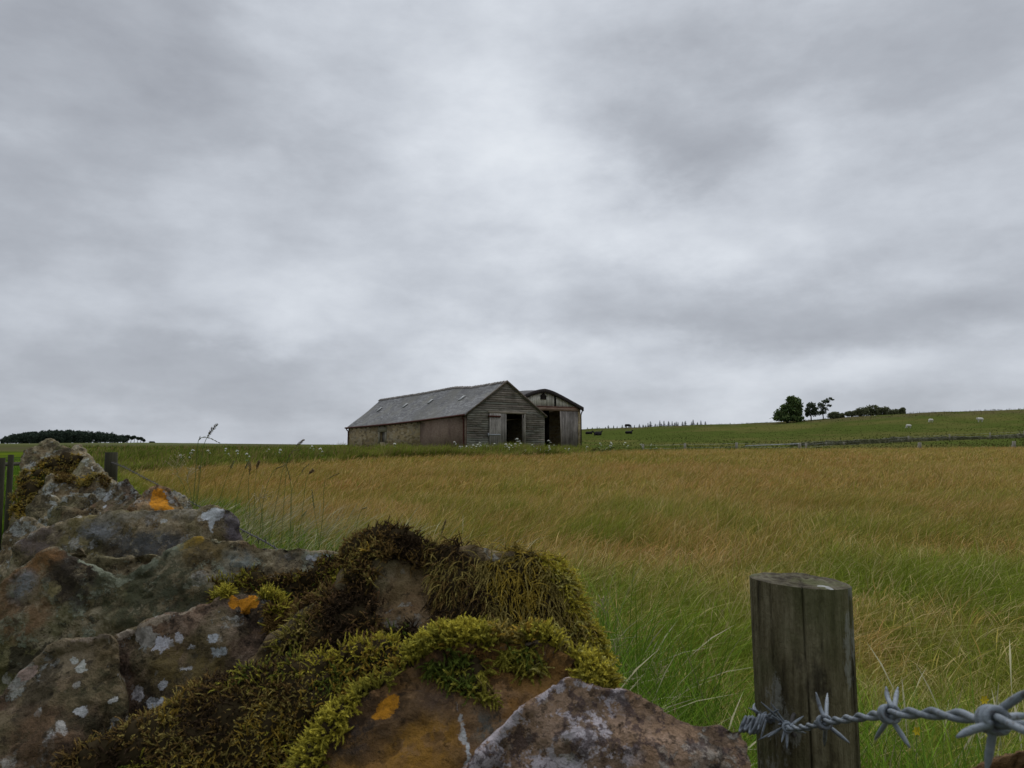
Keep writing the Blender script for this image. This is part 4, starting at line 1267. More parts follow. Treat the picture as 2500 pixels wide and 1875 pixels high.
# ------------------------------------------------------------------ hogweed and cow parsley heads
mStemG = plain('plant_stem', (.10, .14, .045), .8)
mUmb = plain('white_umbel', (.80, .80, .72), .9, 40, .5)
def umbel_pair(h, r, seed, dead=False):
    rg = np.random.default_rng(seed)
    st = MB(); hds = []
    V_, F_ = tube_np(spline([(0, 0, 0), (.02, .01, h * .5), (.03 * h, 0, h)], 6), [.012, .011, .01, .009, .008, .006], 5); st.add(V_, F_)
    tops_ = [((.03 * h, 0, h), r)]
    V_, F_ = tube_np([(.02, .01, h * .55), (.12, .06, h * .82)], .005, 4); st.add(V_, F_); tops_.append(((.12, .06, h * .82), r * .6))
    for (c, rr_) in tops_:
        hd = MB(); hds.append(hd)
        for k in range(32):
            a = rg.uniform(0, 6.28); q = rr_ * math.sqrt(rg.random())
            p_ = np.array([c[0] + q * math.cos(a), c[1] + q * math.sin(a), c[2] + .06 * (1 - (q / rr_) ** 2) + rg.uniform(-.01, .01)])
            V_, F_ = tube_np([c, p_], .0022, 3); st.add(V_, F_)
            s = rr_ * rg.uniform(.30, .42)
            hd.add([p_ + [s, 0, 0], p_ + [0, s, 0], p_ + [-s, 0, 0], p_ + [0, -s, 0], p_ + [0, 0, s * .55], p_ - [0, 0, s * .3]], [(0, 1, 4), (1, 2, 4), (2, 3, 4), (3, 0, 4), (1, 0, 5), (2, 1, 5), (3, 2, 5), (0, 3, 5)])
    for k in range(3):
        a = rg.uniform(0, 6.28); z = h * (.15 + .2 * k)
        d_ = np.array([math.cos(a), math.sin(a), .25]); s_ = np.array([-math.sin(a), math.cos(a), 0]) * .1
        st.add([(0, 0, z), d_ * .16 + s_ + [0, 0, z], d_ * .34 + [0, 0, z - .04], d_ * .16 - s_ + [0, 0, z]], [(0, 1, 2, 3)])
    return [st.mesh('stem')] + [h_.mesh('flower_head') for h_ in hds]
protos = [umbel_pair(.66, .062, 1), umbel_pair(.78, .080, 2), umbel_pair(.50, .05, 3)]
for pr3 in protos:
    for i_, q_ in enumerate(pr3): q_.materials.append(mUmb if i_ else mStemG)
fl = random.Random(12)
spots = []
for _ in range(34): px = fl.uniform(1120, 1440); spots.append((px, np.interp(px, EDC, EDY) + fl.uniform(-2, 6)))
for _ in range(18): px = fl.uniform(440, 1120); spots.append((px, np.interp(px, EDC, EDY) + fl.uniform(-1, 10)))
for _ in range(12): px = fl.uniform(1440, 1620); spots.append((px, np.interp(px, EDC, EDY) + fl.uniform(0, 5)))
for _ in range(3): px = fl.uniform(20, 330); spots.append((px, fl.uniform(40, 60)))
for (px, d) in spots:
    x = (px - 1250) / F * d
    if not keep_clear(np.array([x]), np.array([d]))[0]: continue
    k = fl.randrange(3); sc = fl.uniform(.75, 1.1)
    t = empty('cow_parsley', (x, d, gz(x, d) - .02), fl.uniform(0, 6.28)); t.scale = (sc, sc, sc)
    tag(t, 'white flat headed cow parsley plant among the green weeds in front of the barns', 'plant', 'white umbel flowers in the weed belt')
    for nm, me in zip(('stem', 'flower_head', 'flower_head'), protos[k]):
        o = bpy.data.objects.new(nm, me); COL.objects.link(o); o.parent = t
# the taller pale seed heads standing in the two doorways
for (px, py, lab) in [(1261, 1062, 'tall pale hogweed standing in the left barn doorway'), (1262, 1070, 'shorter pale hogweed in front of the left barn doorway'), (1338, 1068, 'pale hogweed at the foot of the right barn doorway')]:
    d = 59.5 if px < 1300 else 63.5
    tp = U(px, py, d); g_ = gz(tp[0], tp[1])
    t = empty('hogweed', (tp[0], tp[1], g_)); s_ = (tp[2] - g_) / .9; t.scale = (s_ * 1.4, s_ * 1.4, s_)
    tag(t, lab, 'plant')
    for nm, me in zip(('stem', 'flower_head', 'flower_head'), protos[0]):
        o = bpy.data.objects.new(nm, me); COL.objects.link(o); o.parent = t
# ------------------------------------------------------------------ dry stone wall
DARKEN = .98
def stone_mat(name, **kw): return dict(name=name, **kw)
def make_stone_mat(name, base, dark, lite, pale_amt=.45, pale_col=(.34, .36, .34), stain=.5, marks=(), green=.3, speck=False, gcol=(.10, .105, .040), rust=.2, rustc=(.22, .105, .035)):
    """marks: (A, B, radiusA, radiusB, colour) lichen, bird lime, other dark patches and pale strips along crests"""
    m, bb = new_mat(name)
    p = wpos(bb)
    off = lambda v, k, sc, am, det=5, ro=.65: bb.v('ADD', v, bb.v('SCALE', bb.v('SUBTRACT', bb.noise(bb.v('ADD', p, (k, k * .7, -k)), sc, det, ro, out='Color'), (.5, .5, .5)), scale=am))
    pw = off(p, 1.3, 40, .016)
    sc_ = lambda q: tuple(v * DARKEN for v in q)
    n1 = bb.noise(p, 10, 6, .60); n2 = bb.noise(p, 38, 6, .65); gr = bb.noise(p, 170, 5, .72); n3 = bb.noise(p, 380, 3, .7)
    k = bb.m('ADD', bb.m('ADD', bb.m('MULTIPLY', n1, .40), bb.m('MULTIPLY', n2, .36)), bb.m('MULTIPLY', gr, .24))
    c = bb.ramp(k, [(.40, sc_(dark)), (.49, sc_(base)), (.585, sc_(lite))])
    # rusty weathering and algae in broad patches
    c = bb.mix(bb.m('MULTIPLY', bb.step(bb.noise(pw, 12, 5, .6), .50, .60), rust), c, rustc)
    c = bb.mix(bb.m('MULTIPLY', bb.step(bb.noise(bb.v('ADD', pw, (3, 1, 2)), 7.5, 6, .62), .49, .57), green), c, gcol)
    # dark crust with a ragged edge
    c = bb.mix(bb.m('MULTIPLY', bb.step(bb.noise(bb.v('ADD', p, (1, 5, 2)), 14, 8, .68), .535, .565), stain), c, (.024, .020, .015))
    # grey green crustose lichen: lobed edge, grainy inside
    lsn = bb.noise(bb.v('ADD', p, (7, 2, 5)), 19, 8, .70)
    th = .600 - .095 * pale_amt
    ls = bb.step(lsn, th, th + .018)
    c = bb.mix(bb.m('MULTIPLY', bb.m('MULTIPLY', ls, bb.m('ADD', .35, bb.m('MULTIPLY', bb.step(gr, .42, .56), .65))), min(1, .45 + pale_amt * .5)), c, pale_col)
    # small pale thalli and black dots in colonies
    colz = bb.step(bb.noise(bb.v('ADD', p, (2, 9, 4)), 9, 4, .6), .46, .54)
    v1 = bb.vor(off(p, 2.1, 160, .006), 95, 'F1'); vc1 = bb.n('ShaderNodeSeparateColor'); bb.l(bb.vor(off(p, 2.1, 160, .006), 95, 'F1', out='Color'), vc1.inputs[0])
    dots = bb.step(bb.m('SUBTRACT', bb.m('MULTIPLY', bb.m('SUBTRACT', vc1.outputs[0], .62), .95), v1), 0, .04)
    c = bb.mix(bb.m('MULTIPLY', bb.m('MULTIPLY', dots, colz), .18 + .3 * min(1, pale_amt + .2)), c, tuple(v * .95 for v in pale_col))
    dk = bb.step(bb.noise(bb.v('ADD', p, (4, 4, 1)), 88, 6, .75), .565, .60)
    c = bb.mix(bb.m('MULTIPLY', dk, .65), c, (.020, .016, .012))
    # occasional round whitish rosettes
    vp = off(p, 3.3, 90, .014)
    v2 = bb.vor(vp, 30, 'F1'); vc2 = bb.n('ShaderNodeSeparateColor'); bb.l(bb.vor(vp, 30, 'F1', out='Color'), vc2.inputs[0])
    rs = bb.step(bb.m('SUBTRACT', bb.m('MULTIPLY', bb.m('SUBTRACT', vc2.outputs[0], .70), 1.1), v2), 0, .02)
    c = bb.mix(bb.m('MULTIPLY', rs, bb.m('ADD', .16, bb.m('MULTIPLY', bb.step(gr, .42, .54), .42))), c, (.40, .39, .36))
    if speck:
        zone_ = bb.step(bb.m('ADD', bb.noise(p, 14, 5, .62), bb.m('MULTIPLY', bb.m('SUBTRACT', speck, bb.sepx(p)), 6.0)), .40, .60)
        s1 = bb.step(bb.noise(bb.v('ADD', p, (6, 1, 3)), 62, 8, .72), .475, .515)
        c = bb.mix(bb.m('MULTIPLY', bb.m('MULTIPLY', s1, zone_), .88), c, (.43, .39, .41))
        c = bb.mix(bb.m('MULTIPLY', bb.step(bb.noise(bb.v('ADD', p, (2, 2, 8)), 75, 7, .72), .535, .565), .75), c, (.065, .045, .045))
    c = bb.v('SCALE', c, scale=bb.m('ADD', .35, bb.m('MULTIPLY', bb.m('ADD', bb.m('MULTIPLY', n3, .6), bb.m('MULTIPLY', gr, .4)), 1.3)))
    wob = off(off(p, 5.1, 70, .020, 6, .7), 6.7, 260, .0045)
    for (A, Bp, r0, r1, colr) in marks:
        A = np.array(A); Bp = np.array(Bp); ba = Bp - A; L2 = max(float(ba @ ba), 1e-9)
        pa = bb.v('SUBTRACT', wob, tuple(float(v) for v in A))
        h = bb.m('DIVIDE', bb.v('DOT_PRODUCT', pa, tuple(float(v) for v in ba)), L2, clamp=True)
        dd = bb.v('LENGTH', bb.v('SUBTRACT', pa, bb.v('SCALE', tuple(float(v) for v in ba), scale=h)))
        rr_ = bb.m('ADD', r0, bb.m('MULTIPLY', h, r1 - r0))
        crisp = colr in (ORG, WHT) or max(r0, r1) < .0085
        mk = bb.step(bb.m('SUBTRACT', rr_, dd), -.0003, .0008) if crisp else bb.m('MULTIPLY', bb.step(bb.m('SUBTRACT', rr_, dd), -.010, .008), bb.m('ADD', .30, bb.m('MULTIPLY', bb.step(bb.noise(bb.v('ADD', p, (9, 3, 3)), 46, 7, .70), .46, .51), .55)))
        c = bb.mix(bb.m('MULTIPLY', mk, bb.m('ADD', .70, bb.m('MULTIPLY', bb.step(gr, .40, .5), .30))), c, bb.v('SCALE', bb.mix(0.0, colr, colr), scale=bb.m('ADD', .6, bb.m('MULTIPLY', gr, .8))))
    h = bb.m('ADD', bb.m('MULTIPLY', n2, .55), bb.m('ADD', bb.m('MULTIPLY', n3, .10), bb.m('ADD', bb.m('MULTIPLY', ls, .07), bb.m('MULTIPLY', gr, .34))))
    finish(bb, c, .95, bump=h, bstr=1.0, bdist=.016, spec=.12)
    return m
def sepx(s, v):
    nd = s.n('ShaderNodeSeparateXYZ'); s.put(nd.inputs[0], v); return nd.outputs[0]
NB.sepx = sepx

ORG = (.60, .25, .022); WHT = (.54, .56, .57)
GREY = dict(base=(.185, .148, .085), dark=(.045, .034, .021), lite=(.36, .31, .21))
BRN = dict(base=(.190, .118, .058), dark=(.045, .029, .018), lite=(.34, .23, .13))
PUR = dict(base=(.150, .100, .066), dark=(.038, .026, .020), lite=(.27, .200, .145))

wall = empty('dry_stone_wall', (-.539 * 3 + .842 * .18, .842 * 3 + .539 * .18, 0))
tag(wall, 'mossy lichened dry stone wall running from the foreground away to the left', 'stone wall')
STONES = {}
def coping(key, outline, d0, d1, thick, mat, label=None, voxel=.005, amp=1.0, bulge=.20, back=.78, seed=0, drop=.25, sm=1, sink=0, facet=.009):
    """a rough slab of coping seen edge-on; outline in photo px, depth d0 at its top and d1 at its foot"""
    o = np.array(outline, float); o[:, 1] += sink
    # subdivide long edges with a little jitter
    pts = []
    for i in range(len(o)):
        a_, c_ = o[i], o[(i + 1) % len(o)]
        n_ = max(1, int(np.hypot(*(c_ - a_)) / 28))
        for k in range(n_): pts.append(a_ + (c_ - a_) * k / n_)
    pts = np.array(pts)
    yt, yb = o[:, 1].min(), o[:, 1].max()
    d1 = d0 + (d1 - d0) * .50
    dep = d0 + (d1 - d0) * (pts[:, 1] - yt) / (yb - yt)
    Fp = np.array([U(p_[0], p_[1], q) for p_, q in zip(pts, dep)])
    c0 = Fp.mean(0)
    thick = thick * .9; drop = .40; back = .70
    dirn = np.array([-.42, .88, 0.0]); dirn /= np.linalg.norm(dirn)
    slope_ = (c0[2] + .0 - CAM[2]) / np.hypot(c0[0], c0[1])
    Bd = dirn * thick + np.array([0, 0, slope_ * thick * 1.0 - drop * thick])
    tz = (Fp[:, 2] - Fp[:, 2].min()) / (np.ptp(Fp[:, 2]))
    Mp = c0 + (Fp - c0) * 1.02 + Bd * .45 + np.array([0, 0, 1.0]) * (.10 * thick) * 0
    Kp = c0 + (Fp - c0) * back + Bd
    n_ = len(Fp)
    toC = CAM - c0; toC /= np.linalg.norm(toC)
    V_ = np.vstack([Fp, Mp, Kp, c0 + toC * thick * bulge * .5, c0 + Bd * 1.1])
    F_ = []
    for i in range(n_):
        j = (i + 1) % n_
        F_ += [(i, j, n_ + j), (i, n_ + j, n_ + i), (n_ + i, n_ + j, 2 * n_ + j), (n_ + i, 2 * n_ + j, 2 * n_ + i)]
        F_ += [(j, i, 3 * n_), (2 * n_ + i, 2 * n_ + j, 3 * n_ + 1)]
    me = npmesh('s', V_, np.array(F_))
    bm = bmesh.new(); bm.from_mesh(me); bmesh.ops.recalc_face_normals(bm, faces=bm.faces); bm.to_mesh(me); bm.free()
    me = remesh(me, voxel, sm, .5)
    V_ = verts(me); N_ = normals(me)
    s_ = np.array([seed * 3.7, seed * 1.3, 0])
    # split faces: shave the lump with flat planes so it breaks into slabs and facets
    fr_ = np.random.default_rng(seed * 13 + 1)
    tc_ = CAM - c0; tc_ /= np.linalg.norm(tc_)
    vv_ = CAM - V_; vv_ /= np.linalg.norm(vv_, axis=1, keepdims=True)
    wF = sstep((N_ * vv_).sum(1), .0, .75)      # mostly the broken face, not the outline
    for i in range(9):
        nrm_ = tc_ * fr_.uniform(.5, 1.3) + fr_.normal(0, .55, 3) + np.array([0, 0, .25]); nrm_ /= np.linalg.norm(nrm_)
        pr2 = V_ @ nrm_; cut = np.quantile(pr2, fr_.uniform(.88, .975))
        wv_ = (fbm(V_ + s_ + i, 25, 2, seed + i) - .5) * .006
        V_ = V_ - nrm_ * (np.minimum(np.maximum(0, pr2 - cut - wv_) * .9, facet) * wF)[:, None]
    set_verts(me, V_); N_ = normals(me)
    # layered breakage + fine roughness
    rid = 1 - np.abs(fbm(V_ + s_, 13, 3, seed) * 2 - 1) * 2
    lay = np.abs(((V_ @ np.array([.25, .3, .92]) * 26 + fbm(V_ + s_, 9, 3, seed + 4) * 3) % 1) - .5)
    rid2 = np.abs(fbm(V_ + s_ + 3, 34, 3, seed + 7) * 2 - 1)
    dsp = (fbm(V_ + s_, 12, 2, seed + 1) - .5) * .010 + rid * .005 - sstep(.07 - rid2, 0, .07) * .004 + (fbm(V_ + s_, 42, 3, seed + 2) - .5) * .007 + (fbm(V_ + s_, 120, 2, seed + 3) - .5) * .005 + (lay - .25) * .009
    V_ = V_ + N_ * (dsp * amp)[:, None]
    set_verts(me, V_)
    ob_ = link('coping_stone', me, resolve(mat, V_, me), wall)
    if label: ob_['label'] = label
    STONES[key] = (ob_, V_, me)
    return ob_

def mk(px, py, d, px2=None, py2=None, r0=.01, r1=None, c=ORG, d2=None):
    """a patch between two photo pixels; its place on the stone is found by casting a ray at the built stone"""
    return (px, py, px2 if px2 is not None else px + 1, py2 if py2 is not None else py, r0, r0 if r1 is None else r1, c)
MATS = {}
from mathutils.bvhtree import BVHTree
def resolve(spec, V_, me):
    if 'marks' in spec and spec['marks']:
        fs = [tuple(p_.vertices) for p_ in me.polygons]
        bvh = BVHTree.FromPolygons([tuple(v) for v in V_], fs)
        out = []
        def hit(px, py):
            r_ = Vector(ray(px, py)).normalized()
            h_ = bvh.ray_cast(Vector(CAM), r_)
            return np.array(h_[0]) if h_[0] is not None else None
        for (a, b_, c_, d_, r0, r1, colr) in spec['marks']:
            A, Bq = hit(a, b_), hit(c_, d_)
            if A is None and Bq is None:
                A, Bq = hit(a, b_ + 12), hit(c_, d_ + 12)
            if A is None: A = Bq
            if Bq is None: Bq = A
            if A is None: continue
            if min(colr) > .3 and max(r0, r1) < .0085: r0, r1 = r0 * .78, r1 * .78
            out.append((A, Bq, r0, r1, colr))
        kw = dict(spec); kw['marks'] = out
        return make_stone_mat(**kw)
    if spec['name'] not in MATS: MATS[spec['name']] = make_stone_mat(**spec)
    return MATS[spec['name']]

# far to near --------------------------------------------------
m_far = stone_mat('stone_far', **GREY, pale_amt=.3, green=.5)
m_far2 = stone_mat('stone_far_grey', **GREY, pale_amt=.75, green=.35)
coping('a', [(176, 1100), (182, 1088), (196, 1086), (212, 1102), (226, 1120), (232, 1150), (170, 1150)], 4.7, 4.4, .25, m_far, seed=1, voxel=.02, amp=2)
coping('b', [(48, 1180), (50, 1135), (56, 1104), (76, 1094), (100, 1084), (112, 1071), (124, 1069), (136, 1080), (160, 1092), (186, 1101), (206, 1110), (222, 1135), (230, 1180)], 3.7, 3.3, .30, m_far, 'tallest pointed stone at the far end of the wall top', seed=2, voxel=.013, amp=2.0)
coping('b2', [(50, 1180), (52, 1120), (62, 1110), (92, 1108), (100, 1120), (104, 1180)], 3.2, 3.0, .2, m_far2, seed=3, voxel=.013, amp=1.6)
coping('c', [(20, 1330), (28, 1270), (44, 1215), (52, 1172), (80, 1146), (120, 1128), (160, 1118), (196, 1120), (214, 1140), (222, 1190), (200, 1260), (160, 1330)], 2.75, 2.3, .25, m_far, 'moss covered stone near the far end', seed=4, voxel=.010, amp=1.6)
coping('d', [(168, 1180), (180, 1148), (194, 1128), (206, 1116), (222, 1117), (240, 1134), (262, 1155), (282, 1178), (290, 1215), (200, 1230)], 2.65, 2.4, .20, stone_mat('stone_peak', **GREY, pale_amt=.5, green=.45, marks=[mk(225, 1140, 2.55, 225, 1175, r0=.004, r1=.008, c=(.5, .5, .48))]), 'triangular peaked stone with a pale drip down its face', seed=5, voxel=.009, amp=1.2)
coping('e', [(95, 1330), (98, 1215), (110, 1170), (118, 1158), (140, 1154), (150, 1166), (180, 1172), (200, 1180), (215, 1200), (225, 1250), (200, 1330)], 2.2, 2.0, .2, m_far2, seed=6, voxel=.008, amp=1.3)
coping('f', [(185, 1260), (196, 1200), (212, 1172), (228, 1163), (244, 1165), (258, 1176), (270, 1190), (282, 1250), (270, 1290)], 2.05, 1.9, .18, m_far2, seed=7, voxel=.008, amp=1.1)
coping('g', [(58, 1330), (60, 1270), (66, 1232), (84, 1214), (112, 1204), (135, 1208), (150, 1222), (150, 1330)], 1.85, 1.7, .2, stone_mat('stone_purple_grey', **GREY, pale_amt=.75, green=.2, rust=.05), seed=8, voxel=.007)
coping('h', [(118, 1330), (124, 1248), (150, 1222), (182, 1208), (225, 1206), (236, 1218), (222, 1300), (215, 1340)], 1.72, 1.6, .18, m_far2, seed=9, voxel=.007)
coping('i', [(180, 1330), (186, 1262), (204, 1242), (222, 1230), (240, 1244), (238, 1330)], 1.55, 1.45, .12, m_far2, seed=10, voxel=.006)
coping('j', [(214, 1330), (218, 1250), (224, 1230), (252, 1208), (272, 1190), (290, 1176), (302, 1166), (312, 1165), (322, 1184), (334, 1204), (346, 1216), (350, 1330)], 1.62, 1.45, .14,
       stone_mat('stone_streaked', **PUR, pale_amt=.35, green=.4, marks=[mk(268, 1190, 1.57, 257, 1207, r0=.008, r1=.006, c=WHT), mk(257, 1207, 1.56, 255, 1238, r0=.006, r1=.004, c=WHT, d2=1.53)]),
       'pointed stone with a narrow white streak of bird lime', seed=11, voxel=.006)
coping('k2', [(400, 1300), (410, 1200), (428, 1196), (446, 1206), (462, 1226), (474, 1250), (480, 1300)], 1.60, 1.5, .1, m_far, seed=12, voxel=.006)
coping('k', [(300, 1330), (316, 1240), (332, 1224), (350, 1207), (366, 1192), (380, 1184), (394, 1186), (408, 1195), (424, 1208), (440, 1226), (452, 1250), (460, 1330)], 1.47, 1.32, .14,
       stone_mat('stone_orange_spot', **BRN, pale_amt=.25, green=.3, marks=[mk(392, 1212, 1.415, 388, 1228, r0=.017, r1=.017, d2=1.40), mk(388, 1232, 1.39, 415, 1241, r0=.015, r1=.006, d2=1.385), mk(398, 1198, 1.445, 422, 1226, r0=.0035, r1=.005, c=(.45, .43, .40), d2=1.40)]),
       'pointed stone with a bright orange lichen patch', seed=13, voxel=.006)
coping('l0', [(-60, 1700), (-70, 1500), (-20, 1400), (5, 1330), (18, 1290), (40, 1262), (80, 1262), (120, 1290), (120, 1500), (60, 1700)], 1.35, 1.05, .2, stone_mat('stone_low_left', **GREY, pale_amt=.7, green=.25, rust=.1), seed=14, voxel=.008)
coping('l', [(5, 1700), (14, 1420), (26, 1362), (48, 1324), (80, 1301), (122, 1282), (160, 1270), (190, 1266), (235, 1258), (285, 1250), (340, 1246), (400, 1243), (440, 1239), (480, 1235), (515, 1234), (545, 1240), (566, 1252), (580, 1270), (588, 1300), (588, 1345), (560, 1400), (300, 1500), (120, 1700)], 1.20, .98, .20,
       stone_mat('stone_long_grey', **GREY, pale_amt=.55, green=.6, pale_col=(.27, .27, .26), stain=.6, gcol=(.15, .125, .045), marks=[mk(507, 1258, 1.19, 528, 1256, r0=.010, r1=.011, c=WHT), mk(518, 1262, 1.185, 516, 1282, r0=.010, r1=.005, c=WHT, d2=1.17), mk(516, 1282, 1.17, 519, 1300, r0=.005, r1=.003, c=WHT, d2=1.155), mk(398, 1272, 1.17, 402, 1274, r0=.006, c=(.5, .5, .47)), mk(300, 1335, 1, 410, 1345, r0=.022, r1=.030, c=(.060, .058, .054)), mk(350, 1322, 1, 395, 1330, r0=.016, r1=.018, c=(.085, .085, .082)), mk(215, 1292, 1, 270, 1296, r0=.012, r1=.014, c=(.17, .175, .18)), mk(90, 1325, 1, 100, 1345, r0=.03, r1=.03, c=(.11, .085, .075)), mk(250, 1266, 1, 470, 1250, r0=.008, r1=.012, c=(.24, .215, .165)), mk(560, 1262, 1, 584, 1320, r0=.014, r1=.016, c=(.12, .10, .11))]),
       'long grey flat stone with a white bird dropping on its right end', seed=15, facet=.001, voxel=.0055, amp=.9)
coping('m0', [(140, 1480), (150, 1352), (170, 1342), (198, 1340), (222, 1358), (260, 1362), (300, 1362), (350, 1354), (385, 1352), (400, 1400), (380, 1480)], .98, .93, .10, stone_mat('stone_greenish_ledge', **GREY, pale_amt=.8, green=.3, pale_col=(.26, .28, .20)), seed=16, voxel=.005)
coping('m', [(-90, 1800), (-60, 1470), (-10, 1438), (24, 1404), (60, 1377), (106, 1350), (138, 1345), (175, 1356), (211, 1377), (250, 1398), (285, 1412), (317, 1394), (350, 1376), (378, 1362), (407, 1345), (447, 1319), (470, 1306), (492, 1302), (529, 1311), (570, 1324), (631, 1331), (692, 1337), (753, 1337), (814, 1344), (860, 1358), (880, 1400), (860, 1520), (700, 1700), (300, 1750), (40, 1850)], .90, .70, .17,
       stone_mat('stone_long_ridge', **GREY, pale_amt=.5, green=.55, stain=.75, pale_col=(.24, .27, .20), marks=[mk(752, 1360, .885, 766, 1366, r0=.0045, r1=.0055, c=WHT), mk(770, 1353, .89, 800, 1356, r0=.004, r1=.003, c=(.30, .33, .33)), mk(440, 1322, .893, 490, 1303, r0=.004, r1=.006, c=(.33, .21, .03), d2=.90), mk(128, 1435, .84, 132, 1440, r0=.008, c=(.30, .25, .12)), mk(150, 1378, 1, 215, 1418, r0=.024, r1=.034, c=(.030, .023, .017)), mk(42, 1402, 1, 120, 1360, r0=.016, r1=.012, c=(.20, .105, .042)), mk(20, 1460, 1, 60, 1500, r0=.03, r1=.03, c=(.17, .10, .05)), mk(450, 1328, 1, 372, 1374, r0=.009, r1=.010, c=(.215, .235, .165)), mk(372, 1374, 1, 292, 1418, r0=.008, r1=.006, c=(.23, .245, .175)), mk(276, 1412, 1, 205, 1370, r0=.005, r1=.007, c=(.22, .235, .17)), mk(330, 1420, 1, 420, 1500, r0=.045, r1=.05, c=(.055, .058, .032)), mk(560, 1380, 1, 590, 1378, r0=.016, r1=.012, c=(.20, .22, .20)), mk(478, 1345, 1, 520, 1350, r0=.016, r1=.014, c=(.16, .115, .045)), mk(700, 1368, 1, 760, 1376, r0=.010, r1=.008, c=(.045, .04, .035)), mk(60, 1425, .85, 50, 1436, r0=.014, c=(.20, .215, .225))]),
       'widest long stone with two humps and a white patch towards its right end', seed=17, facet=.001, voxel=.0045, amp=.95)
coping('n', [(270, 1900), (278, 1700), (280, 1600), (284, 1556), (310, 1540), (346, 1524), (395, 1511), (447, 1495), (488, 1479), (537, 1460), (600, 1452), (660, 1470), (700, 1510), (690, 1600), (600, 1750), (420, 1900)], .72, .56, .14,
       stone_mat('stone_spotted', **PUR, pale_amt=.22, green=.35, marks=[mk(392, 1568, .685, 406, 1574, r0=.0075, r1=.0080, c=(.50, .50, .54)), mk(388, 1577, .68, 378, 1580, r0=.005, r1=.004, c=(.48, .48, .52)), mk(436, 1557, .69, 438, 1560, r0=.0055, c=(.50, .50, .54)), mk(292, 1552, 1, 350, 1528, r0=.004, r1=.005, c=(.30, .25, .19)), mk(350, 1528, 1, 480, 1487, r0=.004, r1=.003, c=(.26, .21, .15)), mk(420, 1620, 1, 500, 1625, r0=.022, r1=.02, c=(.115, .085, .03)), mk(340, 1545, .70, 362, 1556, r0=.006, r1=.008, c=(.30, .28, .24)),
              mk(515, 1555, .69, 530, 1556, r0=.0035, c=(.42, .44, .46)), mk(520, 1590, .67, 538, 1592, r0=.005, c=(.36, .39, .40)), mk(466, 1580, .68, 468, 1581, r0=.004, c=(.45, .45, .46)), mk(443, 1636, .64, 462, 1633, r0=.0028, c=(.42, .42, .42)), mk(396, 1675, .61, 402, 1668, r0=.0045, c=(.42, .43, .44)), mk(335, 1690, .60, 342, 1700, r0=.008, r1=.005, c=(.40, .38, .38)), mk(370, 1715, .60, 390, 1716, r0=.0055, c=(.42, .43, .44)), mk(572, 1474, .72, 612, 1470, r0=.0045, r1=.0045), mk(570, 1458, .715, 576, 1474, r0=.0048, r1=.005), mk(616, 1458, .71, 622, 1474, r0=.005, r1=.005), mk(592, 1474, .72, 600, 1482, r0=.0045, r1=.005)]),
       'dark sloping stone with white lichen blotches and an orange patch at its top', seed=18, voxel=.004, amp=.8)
coping('o', [(-120, 1950), (-60, 1760), (0, 1700), (24, 1672), (53, 1638), (102, 1590), (140, 1576), (183, 1564), (225, 1556), (264, 1550), (284, 1560), (290, 1640), (296, 1740), (330, 1950)], .66, .50, .14,
       stone_mat('stone_corner', **PUR, pale_amt=.2, green=.35, marks=[mk(197, 1624, .62, 200, 1630, r0=.0065, c=(.42, .42, .38)), mk(177, 1613, .62, 179, 1616, r0=.004, c=(.42, .42, .38)), mk(195, 1735, .56, 200, 1741, r0=.0055, c=(.42, .42, .42)), mk(145, 1770, .54, 150, 1780, r0=.0065, c=(.42, .42, .40)), mk(112, 1812, .53, 122, 1800, r0=.006, c=(.40, .40, .40)), mk(95, 1737, .56, 98, 1735, r0=.0035, c=(.42, .42, .40)), mk(100, 1594, 1, 180, 1568, r0=.003, r1=.003, c=(.26, .20, .15)), mk(180, 1568, 1, 262, 1554, r0=.003, r1=.003, c=(.24, .19, .14)), mk(90, 1780, 1, 110, 1810, r0=.02, c=(.13, .08, .045)), mk(60, 1645, .62, 75, 1640, r0=.006, c=(.30, .22, .18)), mk(275, 1705, .575, 278, 1708, r0=.004, c=(.4, .4, .38))]),
       'brown purple stone at the near left corner with scattered white lichen dots', seed=19, voxel=.004, amp=.8)
coping('p', [(600, 1700), (606, 1640), (616, 1612), (641, 1577), (672, 1545), (706, 1514), (742, 1482), (775, 1458), (805, 1440), (826, 1418), (842, 1388), (856, 1356), (868, 1332), (885, 1314), (915, 1298), (946, 1292), (985, 1294), (1015, 1304), (1047, 1323), (1090, 1324), (1129, 1325), (1165, 1330), (1190, 1337), (1251, 1354), (1300, 1363), (1340, 1374), (1370, 1400), (1388, 1435), (1402, 1480), (1416, 1520), (1446, 1550), (1475, 1590), (1500, 1640), (1480, 1750), (900, 1780), (700, 1750)], .66, .50, .16,
       stone_mat('stone_bare_beige', base=(.20, .150, .088), dark=(.085, .060, .036), lite=(.27, .21, .13), pale_amt=.0, green=.25, stain=.35, rust=.3), 'high humped stone draped in brown hanging moss', seed=20, sink=6, facet=.003, voxel=.004, amp=.75)
coping('q', [(130, 1960), (165, 1872), (200, 1846), (230, 1826), (265, 1802), (300, 1780), (350, 1756), (400, 1730), (468, 1692), (520, 1672), (580, 1658), (640, 1644), (700, 1632), (753, 1618), (800, 1604), (854, 1586), (910, 1574), (970, 1572), (1040, 1600), (1000, 1700), (860, 1800), (760, 1960)], .58, .45, .13,
       stone_mat('stone_under_moss', base=(.075, .055, .032), dark=(.03, .022, .014), lite=(.12, .09, .05), pale_amt=.1, green=.5), 'stone wholly buried under brown and yellow green moss', seed=21, sink=14, facet=.002, voxel=.004, amp=.8)
